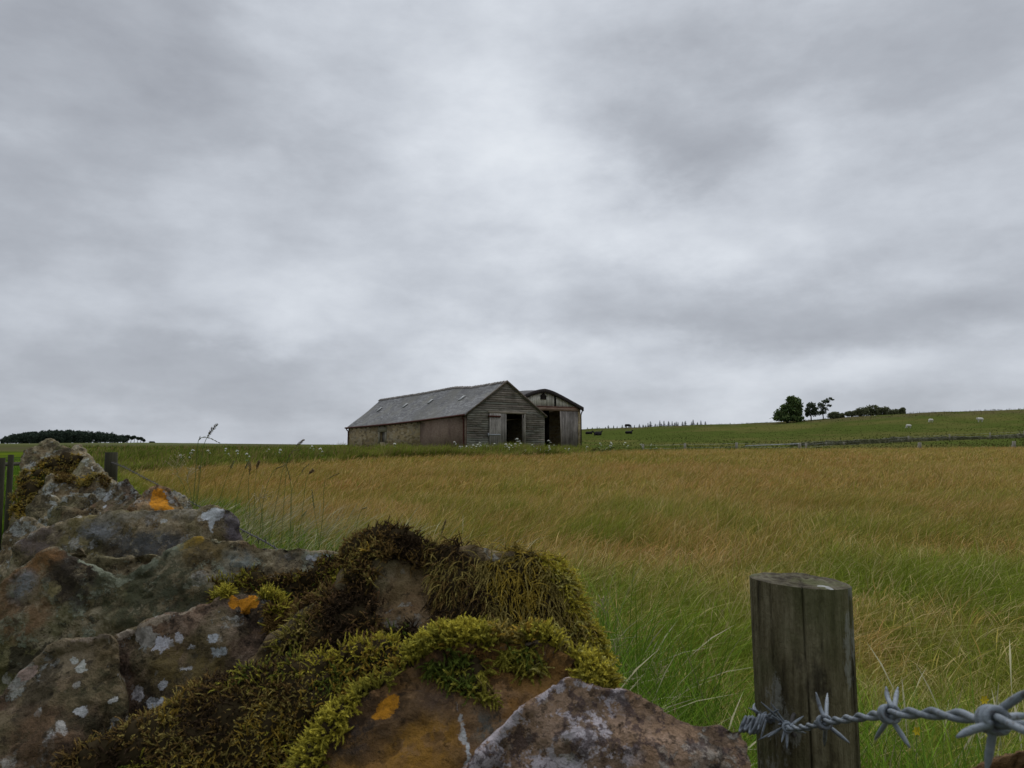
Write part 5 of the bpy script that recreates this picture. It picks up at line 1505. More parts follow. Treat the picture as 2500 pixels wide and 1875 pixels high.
coping('r', [(710, 1990), (735, 1872), (771, 1815), (800, 1782), (828, 1754), (845, 1728), (862, 1710), (885, 1688), (912, 1669), (940, 1645), (966, 1628), (1007, 1608), (1050, 1584), (1100, 1566), (1150, 1556), (1200, 1550), (1283, 1546), (1330, 1556), (1366, 1574), (1410, 1606), (1454, 1642), (1500, 1680), (1480, 1990)], .52, .41, .14,
       stone_mat('stone_rusty', base=(.235, .132, .058), dark=(.085, .050, .030), lite=(.33, .205, .11), pale_amt=.0, green=.1, stain=.5, rust=.75, rustc=(.30, .15, .035), marks=[mk(930, 1742, .468, 952, 1722, r0=.0055, r1=.0065, c=(.50, .22, .02)), mk(1113, 1716, .475, 1122, 1745, r0=.0012, r1=.0022, c=WHT, d2=.465), mk(1122, 1745, .465, 1132, 1800, r0=.0022, r1=.0036, c=WHT, d2=.447), mk(1134, 1800, .447, 1146, 1872, r0=.0032, r1=.0045, c=WHT, d2=.425), mk(1182, 1768, .455, 1196, 1785, r0=.009, r1=.008, c=(.10, .11, .10)), mk(1020, 1840, 1, 1060, 1800, r0=.020, r1=.016, c=(.30, .155, .028)), mk(960, 1650, 1, 1040, 1660, r0=.010, r1=.012, c=(.30, .19, .10)), mk(1270, 1640, 1, 1320, 1660, r0=.012, r1=.016, c=(.27, .15, .045)), mk(840, 1790, 1, 870, 1800, r0=.014, r1=.010, c=(.055, .042, .036)), mk(1075, 1640, 1, 1085, 1700, r0=.012, r1=.014, c=(.10, .065, .045))]),
       'rusty orange brown stone with a mossy crest and a thin white streak', seed=22, sink=14, facet=.004, voxel=.0035, amp=.65)
coping('s', [(1120, 2010), (1150, 1878), (1190, 1824), (1230, 1778), (1270, 1740), (1310, 1710), (1345, 1682), (1370, 1662), (1394, 1654), (1430, 1672), (1480, 1680), (1533, 1692), (1570, 1708), (1604, 1730), (1650, 1756), (1696, 1772), (1740, 1776), (1777, 1772), (1806, 1786), (1826, 1812), (1838, 1880), (1846, 2010)], .455, .37, .14,
       stone_mat('stone_speckled', base=(.24, .155, .095), dark=(.09, .06, .045), lite=(.34, .235, .165), pale_amt=.0, green=.0, stain=.45, rust=.5, rustc=(.26, .14, .07), speck=U(1545, 1750, .42)[0]),
       'nearest stone speckled with white and purple grey lichen', seed=23, facet=.005, voxel=.0032, amp=.6)
coping('t', [(2360, 2650), (2380, 1990), (2410, 1872), (2440, 1850), (2480, 1838), (2540, 1834), (2640, 1850), (2720, 1900), (2760, 2050), (2760, 2650)], .42, .38, .12, stone_mat('stone_right_corner', **BRN, pale_amt=.1, green=.1), 'small corner of a brown stone at the bottom right of the picture', seed=24, voxel=.004, amp=.5)
# further coping beyond the last big one, lower
sr = random.Random(5)
m_any = [m_far, m_far2]
t = 5.2
while t < 17:
    a0 = .02 + sr.uniform(-.04, .04); w_ = .32; hh = 1.24 + sr.uniform(-.06, .05) + .010 * t
    x0, y0 = -.539 * t + .842 * a0, .842 * t + .539 * a0
    th = sr.uniform(.16, .3)
    mb = MB(); dx, dy = -.539 * th, .842 * th; wx, wy = .842 * w_, .539 * w_
    q = [(x0, y0), (x0 + wx, y0 + wy), (x0 + wx + dx, y0 + wy + dy), (x0 + dx, y0 + dy)]
    mb.hexa([(*p_, 1.05) for p_ in q] + [(p_[0], p_[1], hh + sr.uniform(-.09, .05)) for p_ in q])
    me = remesh(mb.mesh('s'), .03, 2); V_ = verts(me); N_ = normals(me)
    set_verts(me, V_ + N_ * ((fbm(V_, 6, 3, 4) - .5) * .10)[:, None])
    link('coping_stone', me, resolve(m_any[sr.randrange(2)], None, None), wall)
    t += th + .02
# the near end of the wall below the camera: lower coping, packing under the big stones and a stub end
t = -1.4
while t < .05:
    a0 = -.03 + sr.uniform(-.03, .03); w_ = .44; hh = 1.19 + sr.uniform(-.03, .04); th = sr.uniform(.13, .24)
    x0, y0 = -.539 * t + .842 * a0, .842 * t + .539 * a0
    mb = MB(); dx, dy = -.539 * th, .842 * th; wx, wy = .842 * w_, .539 * w_
    q = [(x0, y0), (x0 + wx, y0 + wy), (x0 + wx + dx, y0 + wy + dy), (x0 + dx, y0 + dy)]
    mb.hexa([(*p_, 1.0) for p_ in q] + [(p_[0], p_[1], hh + sr.uniform(-.05, .03)) for p_ in q])
    me = remesh(mb.mesh('s'), .014, 2); V_ = verts(me); N_ = normals(me)
    set_verts(me, V_ + N_ * ((fbm(V_, 9, 3, 4) - .5) * .05 + (fbm(V_, 40, 3, 5) - .5) * .012)[:, None])
    link('coping_stone', me, resolve(m_any[sr.randrange(2)], None, None), wall)
    t += th + .01
pk = MB()
for key, (ob_, V_, me_) in STONES.items():
    A_ = V_ @ np.array([.842, .539, 0]); T_ = V_ @ np.array([-.539, .842, 0])
    a0, a1 = np.quantile(A_, .08), np.quantile(A_, .92); t0, t1 = np.quantile(T_, .15), np.quantile(T_, .95)
    zt_ = V_[:, 2].min() + .05
    q = [(t0, a0), (t0, a1), (t1, a1), (t1, a0)]
    q = [(-.539 * tt + .842 * a_, .842 * tt + .539 * a_) for tt, a_ in q]
    z_ = 1.0
    while z_ < zt_:
        z2 = min(z_ + sr.uniform(.07, .12), zt_)
        sh_ = sr.uniform(-.01, .01)
        pk.hexa([(p_[0] + sh_, p_[1] + sh_, z_) for p_ in q] + [(p_[0] + sh_, p_[1] + sh_, z2 - .006) for p_ in q]); z_ = z2
for zk in range(8):
    for (a0, a1) in ((.435, .60), (.61, .76)):
        tt0 = -.38 + sr.uniform(-.02, .02); tt1 = .26 + sr.uniform(-.02, .02); tm = sr.uniform(-.15, .05)
        for (u0, u1) in ((tt0, tm - .006), (tm + .006, tt1)):
            q = [(u0, a0), (u0, a1), (u1, a1), (u1, a0)]
            q = [(-.539 * tt + .842 * a_, .842 * tt + .539 * a_) for tt, a_ in q]
            pk.hexa([(*p_, -.1 + zk * .153) for p_ in q] + [(*p_, -.1 + zk * .153 + .145) for p_ in q])
PACK = pk
# body of the wall: courses of rough blocks on both faces with rubble hearting
mb = MB()
t = -1.4
hearts = []
for face in (0, 1):
    z = -.1; lev = 0
    while z < 1.02:
        hh = sr.uniform(.11, .19)
        t = -1.4
        while t < 20:
            L = sr.uniform(.16, .42) * (1 if t < 8 else 2)
            bat = .05 * (1 - z) 
            a0 = (-.07 - bat + sr.uniform(-.015, .015)) if face == 0 else (.25 + sr.uniform(-.02, .02))
            a1 = (.21) if face == 0 else (.43 + bat + sr.uniform(-.015, .015))
            q = [(t, a0), (t, a1), (t + L - .012, a1), (t + L - .012, a0)]
            q = [(-.539 * tt + .842 * a_, .842 * tt + .539 * a_) for tt, a_ in q]
            j = lambda: sr.uniform(-.012, .012)
            top_ = z + hh - .008
            mb.hexa([(p_[0] + j(), p_[1] + j(), z + j() * .3) for p_ in q] + [(p_[0] + j(), p_[1] + j(), top_ + j() * .3) for p_ in q])
            t += L
        z += hh
mWallB, bb = new_mat('wall_body_stone')
p = wpos(bb); k = bb.noise(p, 9, 6, .65)
cc = bb.ramp(k, [(.32, (.035, .030, .024)), (.5, (.10, .085, .060)), (.66, (.20, .18, .14))])
finish(bb, cc, .95, bump=k, bstr=.7, bdist=.03)
o = mb.build('wall_body', mWallB, wall)
PACK.build('packing', mWallB, wall)
mb = MB(); q = [(-1.3, .0), (-1.3, .36), (20, .36), (20, .0)]
q = [(-.539 * tt + .842 * a_, .842 * tt + .539 * a_) for tt, a_ in q]
mb.hexa([(*p_, -.1) for p_ in q] + [(*p_, 1.10) for p_ in q]); mb.build('hearting', mWallB, wall)

# ------------------------------------------------------------------ moss
YG = np.array([.400, .345, .048]); YG2 = np.array([.265, .240, .040]); LG = np.array([.40, .365, .11]); GR = np.array([.095, .120, .022]); BR = np.array([.165, .105, .036]); DB = np.array([.052, .034, .020]); OL = np.array([.285, .225, .068]); RD = np.array([.21, .125, .060]); OR_ = np.array([.37, .25, .045])
def moss(key, polys, n, length, rad, pal, droop=0.0, cushion=.006, holes=(), seed=0, lean=(0, 0, .4), leafk=12, edge_bright=None, curl=.6):
    """shoots over the part of a stone seen inside the polygons; pal = [(weight, colour)]"""
    ob_, V_, me = STONES[key]
    r = np.random.default_rng(seed)
    nf = len(me.polygons)
    Cn = np.empty(nf * 3, np.float32); me.polygons.foreach_get('center', Cn)
    org = np.array(wloc(ob_))
    Cn = Cn.reshape(-1, 3) + org
    Nn = np.empty(nf * 3, np.float32); me.polygons.foreach_get('normal', Nn); Nn = Nn.reshape(-1, 3).astype(float)
    Ar = np.empty(nf, np.float32); me.polygons.foreach_get('area', Ar)
    Q = PX(Cn)
    wob = (fbm(Cn, 60, 3, seed) - .5) * 60
    wob2 = (fbm(Cn + 5, 60, 3, seed + 1) - .5) * 60
    ins = np.zeros(nf, bool)
    for pl in polys: ins |= in_poly(Q[:, 0] + wob, Q[:, 1] + wob2, pl)
    for pl in holes: ins &= ~in_poly(Q[:, 0] + wob * .6, Q[:, 1] + wob2 * .6, pl)
    view = CAM - Cn; view /= np.linalg.norm(view, axis=1, keepdims=True)
    fac = (Nn * view).sum(1)
    ins &= (fac > -.35) | (Nn[:, 2] > .5)
    idx = np.nonzero(ins)[0]
    if len(idx) == 0: print('no faces', key); return
    # cushion: dark felt under the shoots
    loops = np.empty(len(me.loops), np.int32); me.loops.foreach_get('vertex_index', loops)
    st = np.empty(nf, np.int32); me.polygons.foreach_get('loop_start', st); tt = np.empty(nf, np.int32); me.polygons.foreach_get('loop_total', tt)
    idq = idx[tt[idx] == 4]
    Fq = np.stack([loops[st[idq] + k] for k in range(4)], 1)
    uq, inv = np.unique(Fq, return_inverse=True); Fq = inv.reshape(-1, 4)
    vn = normals(me)[uq]; vv = verts(me)[uq] + org
    # rim vertices stay sunk in the stone
    cnt = np.bincount(Fq.ravel(), minlength=len(uq))
    liftv = np.where(cnt >= 4, cushion * (.5 + 1.1 * fbm(vv, 70, 3, seed + 3)), -.001)
    vv = vv + vn * liftv[:, None]
    cols = np.array([c for _, c in pal]); wts = np.array([w for w, _ in pal]); cum = np.cumsum(wts) / wts.sum()
    def pick(P, rr_):
        nz_ = fbm(P, 22, 3, seed + 6); nz_ = np.clip((nz_ - .5) * 2.1 + .5 + (rr_ - .5) * .35, 0, .999)
        return cols[np.searchsorted(cum, nz_)]
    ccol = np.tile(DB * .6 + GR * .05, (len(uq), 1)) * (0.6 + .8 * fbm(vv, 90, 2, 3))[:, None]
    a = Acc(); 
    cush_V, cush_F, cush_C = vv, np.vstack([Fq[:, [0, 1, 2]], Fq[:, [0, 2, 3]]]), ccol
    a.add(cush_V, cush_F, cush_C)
    # shoots grow in tufts
    pr_ = Ar[idx] / Ar[idx].sum()
    nt_ = n // 5
    ti = r.choice(idx, nt_, p=pr_)
    rep = np.repeat(np.arange(nt_), 5)
    fi = ti[rep]; N = len(fi)
    P0 = Cn[fi] + r.normal(0, .0022, (N, 3)) + Nn[fi] * (cushion * .3)
    tdir = Nn[fi] + np.array(lean) + r.normal(0, .30, (nt_, 3))[rep] + r.normal(0, .55, (N, 3))
    tdir /= np.linalg.norm(tdir, axis=1, keepdims=True)
    L = length * r.uniform(.55, 1.35, N) * (0.65 + .7 * fbm(P0, 40, 2, seed + 8))
    c = pick(P0, r.random(N)) * r.uniform(.7, 1.3, (N, 1))
    side = np.cross(tdir, r.normal(size=(N, 3))); side /= np.linalg.norm(side, axis=1, keepdims=True) + 1e-9
    segs = 5
    pts = []
    g_ = np.array([0, 0, -1.0])
    d_ = tdir.copy(); p_ = P0.copy()
    vw = view[fi]
    for k in range(segs + 1):
        pts.append(p_.copy())
        d_ = d_ + side * (curl * .28) + g_ * droop * .5
        # hanging shoots slide over the surface instead of into it
        dn = (d_ * Nn[fi]).sum(1, keepdims=True)
        d_ = d_ - Nn[fi] * np.minimum(dn, 0) * (1.0 if droop > .1 else 0)
        d_ /= np.linalg.norm(d_, axis=1, keepdims=True)
        p_ = p_ + d_ * (L / segs)[:, None]
    pts = np.stack(pts, 1)                       # N, segs+1, 3
    # stems: 3 sided
    prof = np.array([.8, 1.0, 1.0, .85, .6, .12])
    T = np.gradient(pts, axis=1); T /= np.linalg.norm(T, axis=2, keepdims=True) + 1e-9
    s1 = np.cross(T, side[:, None, :]); s1 /= np.linalg.norm(s1, axis=2, keepdims=True) + 1e-9
    s2 = np.cross(T, s1)
    rd = rad * .55 * prof[None, :, None] * r.uniform(.7, 1.3, (N, 1, 1))
    ring = np.stack([pts + rd * (math.cos(q_) * s1 + math.sin(q_) * s2) for q_ in (0, 2.094, 4.189)], 2)   # N,6,3,3
    nv = (segs + 1) * 3
    fs = []
    for k in range(segs):
        for q_ in range(3):
            q2 = (q_ + 1) % 3
            fs += [[k * 3 + q_, k * 3 + q2, (k + 1) * 3 + q2], [k * 3 + q_, (k + 1) * 3 + q2, (k + 1) * 3 + q_]]
    Fc = (np.arange(N)[:, None, None] * nv + np.array(fs)[None]).reshape(-1, 3)
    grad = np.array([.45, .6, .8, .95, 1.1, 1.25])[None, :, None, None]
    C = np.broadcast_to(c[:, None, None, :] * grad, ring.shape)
    a.add(ring.reshape(-1, 3), Fc, C.reshape(-1, 3))
    # leaflets
    if leafk:
        tpos = np.linspace(.12, .98, leafk)
        f = tpos * segs; i0 = np.minimum(f.astype(int), segs - 1); u_ = f - i0
        base = pts[:, i0] * (1 - u_)[None, :, None] + pts[:, i0 + 1] * u_[None, :, None]
        TT = T[:, i0]; S1 = s1[:, i0]; S2 = s2[:, i0]
        an = (np.arange(leafk) * 2.4)[None, :] + r.uniform(0, 6.28, (N, 1))
        rdv = np.cos(an)[..., None] * S1 + np.sin(an)[..., None] * S2
        tg = np.cross(TT, rdv)
        ll = rad * 2.0 * (1.1 - .5 * tpos)[None, :, None] * r.uniform(.7, 1.3, (N, leafk, 1))
        tri = np.stack([base - tg * ll * .33, base + tg * ll * .33, base + rdv * ll * .72 + TT * ll * .85], 2)
        Ft = np.arange(N * leafk * 3).reshape(-1, 3)
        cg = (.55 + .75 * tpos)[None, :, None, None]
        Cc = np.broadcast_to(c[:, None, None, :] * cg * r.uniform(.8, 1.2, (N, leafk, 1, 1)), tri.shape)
        a.add(tri.reshape(-1, 3), Ft, Cc.reshape(-1, 3))
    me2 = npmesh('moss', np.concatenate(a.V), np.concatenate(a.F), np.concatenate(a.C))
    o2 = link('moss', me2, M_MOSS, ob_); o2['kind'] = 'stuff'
    return o2
# high humped stone
moss('p', [[(845, 1420), (850, 1340), (880, 1295), (945, 1275), (1030, 1290), (1055, 1330), (1040, 1375), (1000, 1380), (960, 1372), (900, 1385), (870, 1420)]], 4200, .0082, .0010, [(3.4, DB), (3, BR), (2.0, OL), (1.3, OR_)], .12, seed=1, holes=[])
moss('p', [[(1040, 1320), (1120, 1318), (1130, 1345), (1200, 1360), (1240, 1340), (1345, 1362), (1400, 1450), (1430, 1530), (1500, 1640), (1400, 1660), (1030, 1640), (1040, 1590), (1065, 1540), (1075, 1420)]], 7500, .0165, .0009, [(1.2, DB), (1.8, BR), (4.4, OL), (2.8, OR_ * .8 + YG2 * .3)], .75, seed=2, lean=(-.05, -.3, .1), leafk=13, curl=.35, holes=[[(1125, 1318), (1245, 1342), (1225, 1372), (1140, 1350)]])
moss('p', [[(1300, 1350), (1345, 1362), (1395, 1420), (1420, 1500), (1470, 1570), (1505, 1650), (1440, 1620), (1400, 1540), (1370, 1450), (1330, 1390)]], 2600, .0090, .0011, [(2, YG2), (3, YG), (1, LG), (1, OL)], .25, seed=3)
moss('p', [[(690, 1560), (720, 1500), (790, 1450), (840, 1440), (860, 1400), (900, 1395), (935, 1410), (925, 1480), (960, 1540), (980, 1600), (880, 1640), (760, 1640), (690, 1620)]], 3600, .0105, .0011, [(3, DB), (1.5, RD * .8), (2, BR), (2.5, OL), (1.6, YG2)], .15, seed=4, holes=[[(925, 1380), (1060, 1390), (1060, 1580), (1000, 1630), (935, 1540)], [(590, 1640), (600, 1590), (700, 1490), (740, 1500), (680, 1580), (640, 1650)]])
moss('p', [[(930, 1600), (960, 1540), (1040, 1560), (1060, 1640), (980, 1680), (900, 1670)]], 1300, .010, .0011, [(2, DB), (2, GR), (2, OL), (1, YG2)], .15, seed=5)
# buried stone
moss('q', [[(120, 1960), (165, 1866), (300, 1772), (468, 1684), (640, 1636), (854, 1578), (1000, 1560), (1060, 1600), (1000, 1700), (860, 1800), (760, 1960)]], 22000, .0088, .00095, [(3.2, DB), (2.6, BR), (2.2, OL), (2.6, OR_ * .85), (1.3, YG2), (.5, GR)], .12, seed=6, leafk=10)
moss('q', [[(540, 1680), (760, 1612), (860, 1580), (985, 1570), (960, 1600), (780, 1650), (560, 1695)], [(240, 1960), (330, 1860), (430, 1860), (520, 1960)], [(640, 1900), (700, 1830), (800, 1760), (840, 1730), (820, 1790), (740, 1890)]], 2100, .0100, .0011, [(1, GR), (2, YG2), (3, YG)], .0, seed=7, cushion=.008)
# rusty stone crest, plump bright shoots
moss('r', [[(985, 1620), (1010, 1590), (1100, 1545), (1283, 1525), (1366, 1555), (1454, 1622), (1520, 1680), (1440, 1672), (1400, 1622), (1340, 1588), (1280, 1572), (1190, 1585), (1120, 1582), (1050, 1590)]], 5200, .0098, .0013, [(.8, OL), (1.2, OR_), (2.2, YG2), (3.2, YG), (2.2, LG)], .05, seed=8, leafk=13, lean=(.0, -.15, .5), cushion=.008)
moss('r', [[(1060, 1600), (1120, 1590), (1170, 1620), (1195, 1660), (1205, 1715), (1160, 1700), (1110, 1680), (1075, 1640)]], 900, .0110, .0013, [(2, GR * 1.1), (2, YG2), (1, OL)], .45, seed=9, leafk=13)
moss('r', [[(1210, 1590), (1290, 1595), (1335, 1640), (1280, 1645), (1230, 1625)]], 560, .0105, .0013, [(2, GR * 1.2), (2, YG2), (1, LG)], .4, seed=10, leafk=13)
moss('r', [[(715, 1960), (735, 1862), (790, 1770), (862, 1695), (960, 1612), (1010, 1590), (1030, 1610), (960, 1660), (890, 1710), (850, 1760), (800, 1810), (775, 1880), (740, 1960)]], 1900, .0085, .0012, [(1, OR_), (3, YG2), (2.5, YG)], .1, seed=11, holes=[])
# moss strip lying between the spotted stone and the humped one
moss('n', [[(525, 1475), (530, 1440), (600, 1430), (700, 1460), (720, 1500), (690, 1540), (650, 1510), (625, 1485), (560, 1472)]], 1500, .010, .0011, [(1, GR), (2, YG2), (2, YG), (1, BR)], .1, seed=12, holes=[[(545, 1448), (560, 1440), (640, 1446), (640, 1500), (545, 1500)]])
moss('m', [[(528, 1470), (540, 1420), (640, 1410), (720, 1400), (800, 1370), (860, 1360), (880, 1420), (800, 1470), (700, 1520), (640, 1500)]], 4200, .0098, .0011, [(1.6, GR), (1.4, DB), (2, BR), (2, YG2), (1.6, YG)], .1, seed=13, holes=[[(545, 1448), (560, 1440), (640, 1446), (640, 1500), (545, 1500)]])
moss('c', [[(40, 1260), (60, 1165), (110, 1125), (160, 1112), (205, 1116), (185, 1150), (120, 1165), (90, 1200), (60, 1290)]], 5200, .016, .0028, [(2, BR), (2, OL), (2, OR_ * .9), (1, GR)], .1, seed=14, leafk=6, cushion=.02)
moss('f', [[(185, 1185), (200, 1165), (262, 1168), (270, 1182), (215, 1185)]], 500, .012, .002, [(2, BR), (2, OL), (2, OR_)], .1, seed=15, leafk=6)
moss('e', [[(142, 1160), (212, 1165), (215, 1182), (150, 1175)]], 900, .014, .0022, [(2, BR), (2, OL), (2, OR_)], .1, seed=16, leafk=6, cushion=.012)

# ------------------------------------------------------------------ fence with the near post and barbed wire
fence = empty('barbed_wire_fence', (.30, .77, 0))
tag(fence, 'barbed wire fence with a thick round weathered post close beside the stone wall', 'fence')
PC = U(1951, 1418, .775); PR = .0498
mP, bb = new_mat('weathered_post')  # upright grain, algae and pale crust
ob = wpos(bb); rel = bb.v('SUBTRACT', ob, (float(PC[0]), float(PC[1]), 0))
g1 = bb.noise(bb.mapping(rel, (1, 1, .07)), 95, 5, .65); g2 = bb.noise(bb.mapping(rel, (1, 1, .3)), 24, 6, .7); g3 = bb.noise(bb.mapping(rel, (1, 1, .45)), 60, 5, .75)
cc = bb.ramp(bb.m('ADD', bb.m('MULTIPLY', g1, .45), bb.m('MULTIPLY', g2, .55)), [(.38, (.028, .024, .014)), (.48, (.105, .092, .050)), (.60, (.215, .195, .120))])
cc = bb.mix(bb.m('MULTIPLY', bb.step(bb.noise(rel, 9, 4), .46, .62), .5), cc, (.095, .105, .045))
cc = bb.mix(bb.m('MULTIPLY', bb.step(bb.m('MULTIPLY', g3, bb.step(bb.noise(bb.mapping(rel, (1, 1, .6)), 11, 3), .38, .60)), .44, .54), .75), cc, (.23, .235, .20))
cc = bb.mix(bb.m('MULTIPLY', bb.step(bb.noise(bb.mapping(rel, (1, 1, .5)), 17, 5, .7), .55, .66), .7), cc, (.022, .019, .015))
crk = bb.n('ShaderNodeVertexColor'); crk.layer_name = 'col'
cc = bb.mix(1.0, cc, crk.outputs[0], 'MULTIPLY')
finish(bb, cc, .92, bump=bb.m('ADD', g1, bb.m('MULTIPLY', g3, .8)), bstr=.9, bdist=.008, spec=.1)
def near_post():
    na_, nz_ = 240, 160
    th = np.linspace(0, 2 * math.pi, na_, endpoint=False); zs = np.linspace(0, 1, nz_)
    Z, A = np.meshgrid(zs, th, indexing='ij')
    zz = -.05 + (PC[2] + .05) * Z
    rad = PR * (1.0 - .05 * (1 - Z)) * np.ones_like(A)
    P = np.stack([np.cos(A).ravel() * 1.0, np.sin(A).ravel(), zz.ravel() * .35], 1)
    rad = rad + ((fbm(P, 2.2, 3, 5) - .5) * .004).reshape(rad.shape) + ((fbm(P * [1, 1, .12], 22, 2, 6) - .5) * .0020).reshape(rad.shape)
    # drying cracks: angle (0=+x, camera is towards -y), top/bottom depth, width
    front = math.atan2(-PC[1], -PC[0])
    shade = np.ones_like(A)
    for (da, dep, wd, z0, wig) in ((.07, .007, .011, 0.0, .10), (-.62, .0025, .012, .80, .25), (-.82, .0015, .010, .86, .2), (.38, .001, .010, .9, .2), (1.2, .006, .02, .2, .1), (2.8, .009, .03, 0, .1)):
        ca = front + da + (fbm(np.stack([zs * 7, zs * 0 + da * 9, zs * 0], 1), 1, 3, 9) - .5)[:, None] * wig
        dd = np.abs((A - ca + math.pi) % (2 * math.pi) - math.pi)
        on = (Z > z0) * 1.0
        rad = rad - dep * np.exp(-(dd / wd) ** 2) * on
        shade = shade * (1 - .0 * dd)
    # the sawn top slopes a little and its rim is rounded and frayed
    top = (Z > .985)
    x = PC[0] + rad * np.cos(A); y = PC[1] + rad * np.sin(A)
    tilt = lambda x_, y_: -(x_ - PC[0]) * .055 - (y_ - PC[1]) * .02
    zz = zz + tilt(x, y) * Z
    # gentle lean
    x = x + (1 - Z) * .024
    V_ = np.stack([x.ravel(), y.ravel(), zz.ravel()], 1)
    ii_, jj_ = np.meshgrid(np.arange(nz_ - 1), np.arange(na_), indexing='ij'); j2_ = (jj_ + 1) % na_
    F1 = np.stack([ii_ * na_ + jj_, ii_ * na_ + j2_, (ii_ + 1) * na_ + j2_, (ii_ + 1) * na_ + jj_], -1).reshape(-1, 4)
    me = npmesh('post', V_, F1, np.ones((len(V_), 3)), True)
    # top disc as its own part
    nr_ = 40
    rf = np.linspace(0, 1, nr_ + 1)[1:]
    rt = rad[-1]
    X = PC[0] + np.outer(rf, rt * np.cos(th)) ; Y = PC[1] + np.outer(rf, rt * np.sin(th))
    Zt = PC[2] + tilt(X, Y)
    Pt = np.stack([X.ravel(), Y.ravel(), 0 * X.ravel()], 1)
    Zt = Zt.ravel() + ((fbm(Pt, 60, 4, 3) - .5) * .006) * np.repeat(1 - rf ** 6, na_) + .0022 * np.repeat(1 - rf ** 8, na_)
    Zt = Zt + .0015 * np.repeat(np.sin(rf * 30) * (1 - rf), na_)
    V2 = np.vstack([np.stack([X.ravel(), Y.ravel(), Zt], 1), [[PC[0], PC[1], PC[2] + .002]]])
    ii_, jj_ = np.meshgrid(np.arange(nr_ - 1), np.arange(na_), indexing='ij'); j2_ = (jj_ + 1) % na_
    F2 = np.stack([ii_ * na_ + jj_, (ii_ + 1) * na_ + jj_, (ii_ + 1) * na_ + j2_, ii_ * na_ + j2_], -1).reshape(-1, 4)
    F3 = np.array([[nr_ * na_, j, (j + 1) % na_] for j in range(na_)])
    me2 = npmesh('post_top', V2, [F2, F3], np.ones((len(V2), 3)), True)
    return me, me2
me1, me2 = near_post()
po = link('post', me1, mP, fence); po['label'] = 'thick round near post with cracks and pale lichen'
mPT, bb = new_mat('post_end_grain')
ob = wpos(bb); rel = bb.v('SUBTRACT', ob, tuple(float(v) for v in PC))
rad_ = bb.v('LENGTH', bb.v('ADD', rel, bb.v('SCALE', bb.noise(rel, 30, 3, out='Color'), scale=.006)))
rings = bb.m('SINE', bb.m('MULTIPLY', rad_, 900)); n_ = bb.noise(rel, 60, 6, .7)
cc = bb.ramp(bb.m('ADD', n_, bb.m('MULTIPLY', rings, .03)), [(.34, (.030, .024, .016)), (.50, (.070, .060, .038)), (.66, (.13, .118, .080))])
cc = bb.mix(bb.m('MULTIPLY', bb.step(bb.noise(rel, 20, 5), .5, .62), .6), cc, (.10, .105, .045))
for (px, py, r_) in ((2010, 1436, .0045), (2024, 1439, .003), (1896, 1392, .003), (1946, 1416, .002), (1885, 1391, .003)):
    A_ = U(px, py, .75); 
    r2 = ray(px, py); tt_ = (PC[2] - CAM[2]) / r2[2]; A_ = CAM + r2 * tt_
    dd = bb.v('LENGTH', bb.v('MULTIPLY', bb.v('SUBTRACT', bb.v('ADD', ob, bb.v('SCALE', bb.v('SUBTRACT', bb.noise(rel, 120, 3, out='Color'), (.5, .5, .5)), scale=.008)), (float(A_[0]), float(A_[1]), float(PC[2]))), (.7, 1, .3)))
    cc = bb.mix(bb.step(bb.m('SUBTRACT', r_, dd), 0, .001), cc, (.30, .30, .28))
finish(bb, cc, .9, bump=bb.m('ADD', n_, bb.m('MULTIPLY', rings, .1)), bstr=.6, bdist=.004)
pt = link('post_top', me2, mPT, po)
# barbed wire ---------------------------------------------------
mW, bb = new_mat('galvanised_wire')
ob = wpos(bb); k = bb.noise(ob, 180, 5, .65); k2 = bb.noise(ob, 30, 3)
cc = bb.ramp(bb.m('ADD', bb.m('MULTIPLY', k, .5), bb.m('MULTIPLY', k2, .5)), [(.34, (.10, .118, .135)), (.52, (.19, .215, .24)), (.7, (.28, .305, .33))])
cc = bb.mix(bb.m('MULTIPLY', bb.step(bb.noise(ob, 260, 5, .7), .56, .62), .55), cc, (.075, .055, .045))
finish(bb, cc, .66, bump=bb.noise(ob, 500, 4, .7), bstr=.5, bdist=.0012, metallic=.25, spec=.4)
mWd = plain('dull_old_wire', (.085, .080, .075), .7, 60, .6, metallic=.1)
def frame_along(P):
    T = np.gradient(P, axis=0); T /= np.linalg.norm(T, axis=1, keepdims=True)
    N = np.zeros_like(P); N[0] = np.cross(T[0], [0, 0, 1.0]); N[0] /= np.linalg.norm(N[0])
    for i in range(1, len(P)):
        v = N[i - 1] - T[i] * (N[i - 1] @ T[i]); N[i] = v / np.linalg.norm(v)
    return T, N, np.cross(T, N)
def resample(P, step):
    q = spline(P, 600); s = np.concatenate([[0], np.cumsum(np.linalg.norm(np.diff(q, axis=0), axis=1))])
    n_ = max(8, int(s[-1] / step)); t_ = np.linspace(0, s[-1], n_)
    return np.stack([np.interp(t_, s, q[:, k]) for k in range(3)], 1), t_
def twisted(P, r, pitch, step, name, mat, par, ph=0.0, sides=8):
    Q, s = resample(P, step); T, N, Bn = frame_along(Q)
    mb = MB()
    for k in (0, math.pi):
        a_ = 2 * math.pi * s / pitch + k + ph
        X = Q + r * .98 * (np.cos(a_)[:, None] * N + np.sin(a_)[:, None] * Bn)
        V_, F_ = tube_np(X, r, sides); mb.add(V_, F_)
    return mb.build(name, mat, par, True), Q
inv = lambda px: 1 / (1.47 + (px - 1925) * (4.0 - 1.47) / (2500 - 1925))
wp = [(2760, 1850), (2640, 1812), (2560, 1790), (2500, 1774), (2430, 1759), (2330, 1746), (2250, 1741), (2175, 1743), (2100, 1751), (2015, 1763), (1965, 1775), (1925, 1777)]
path = [U(px, py, inv(px)) for px, py in wp]
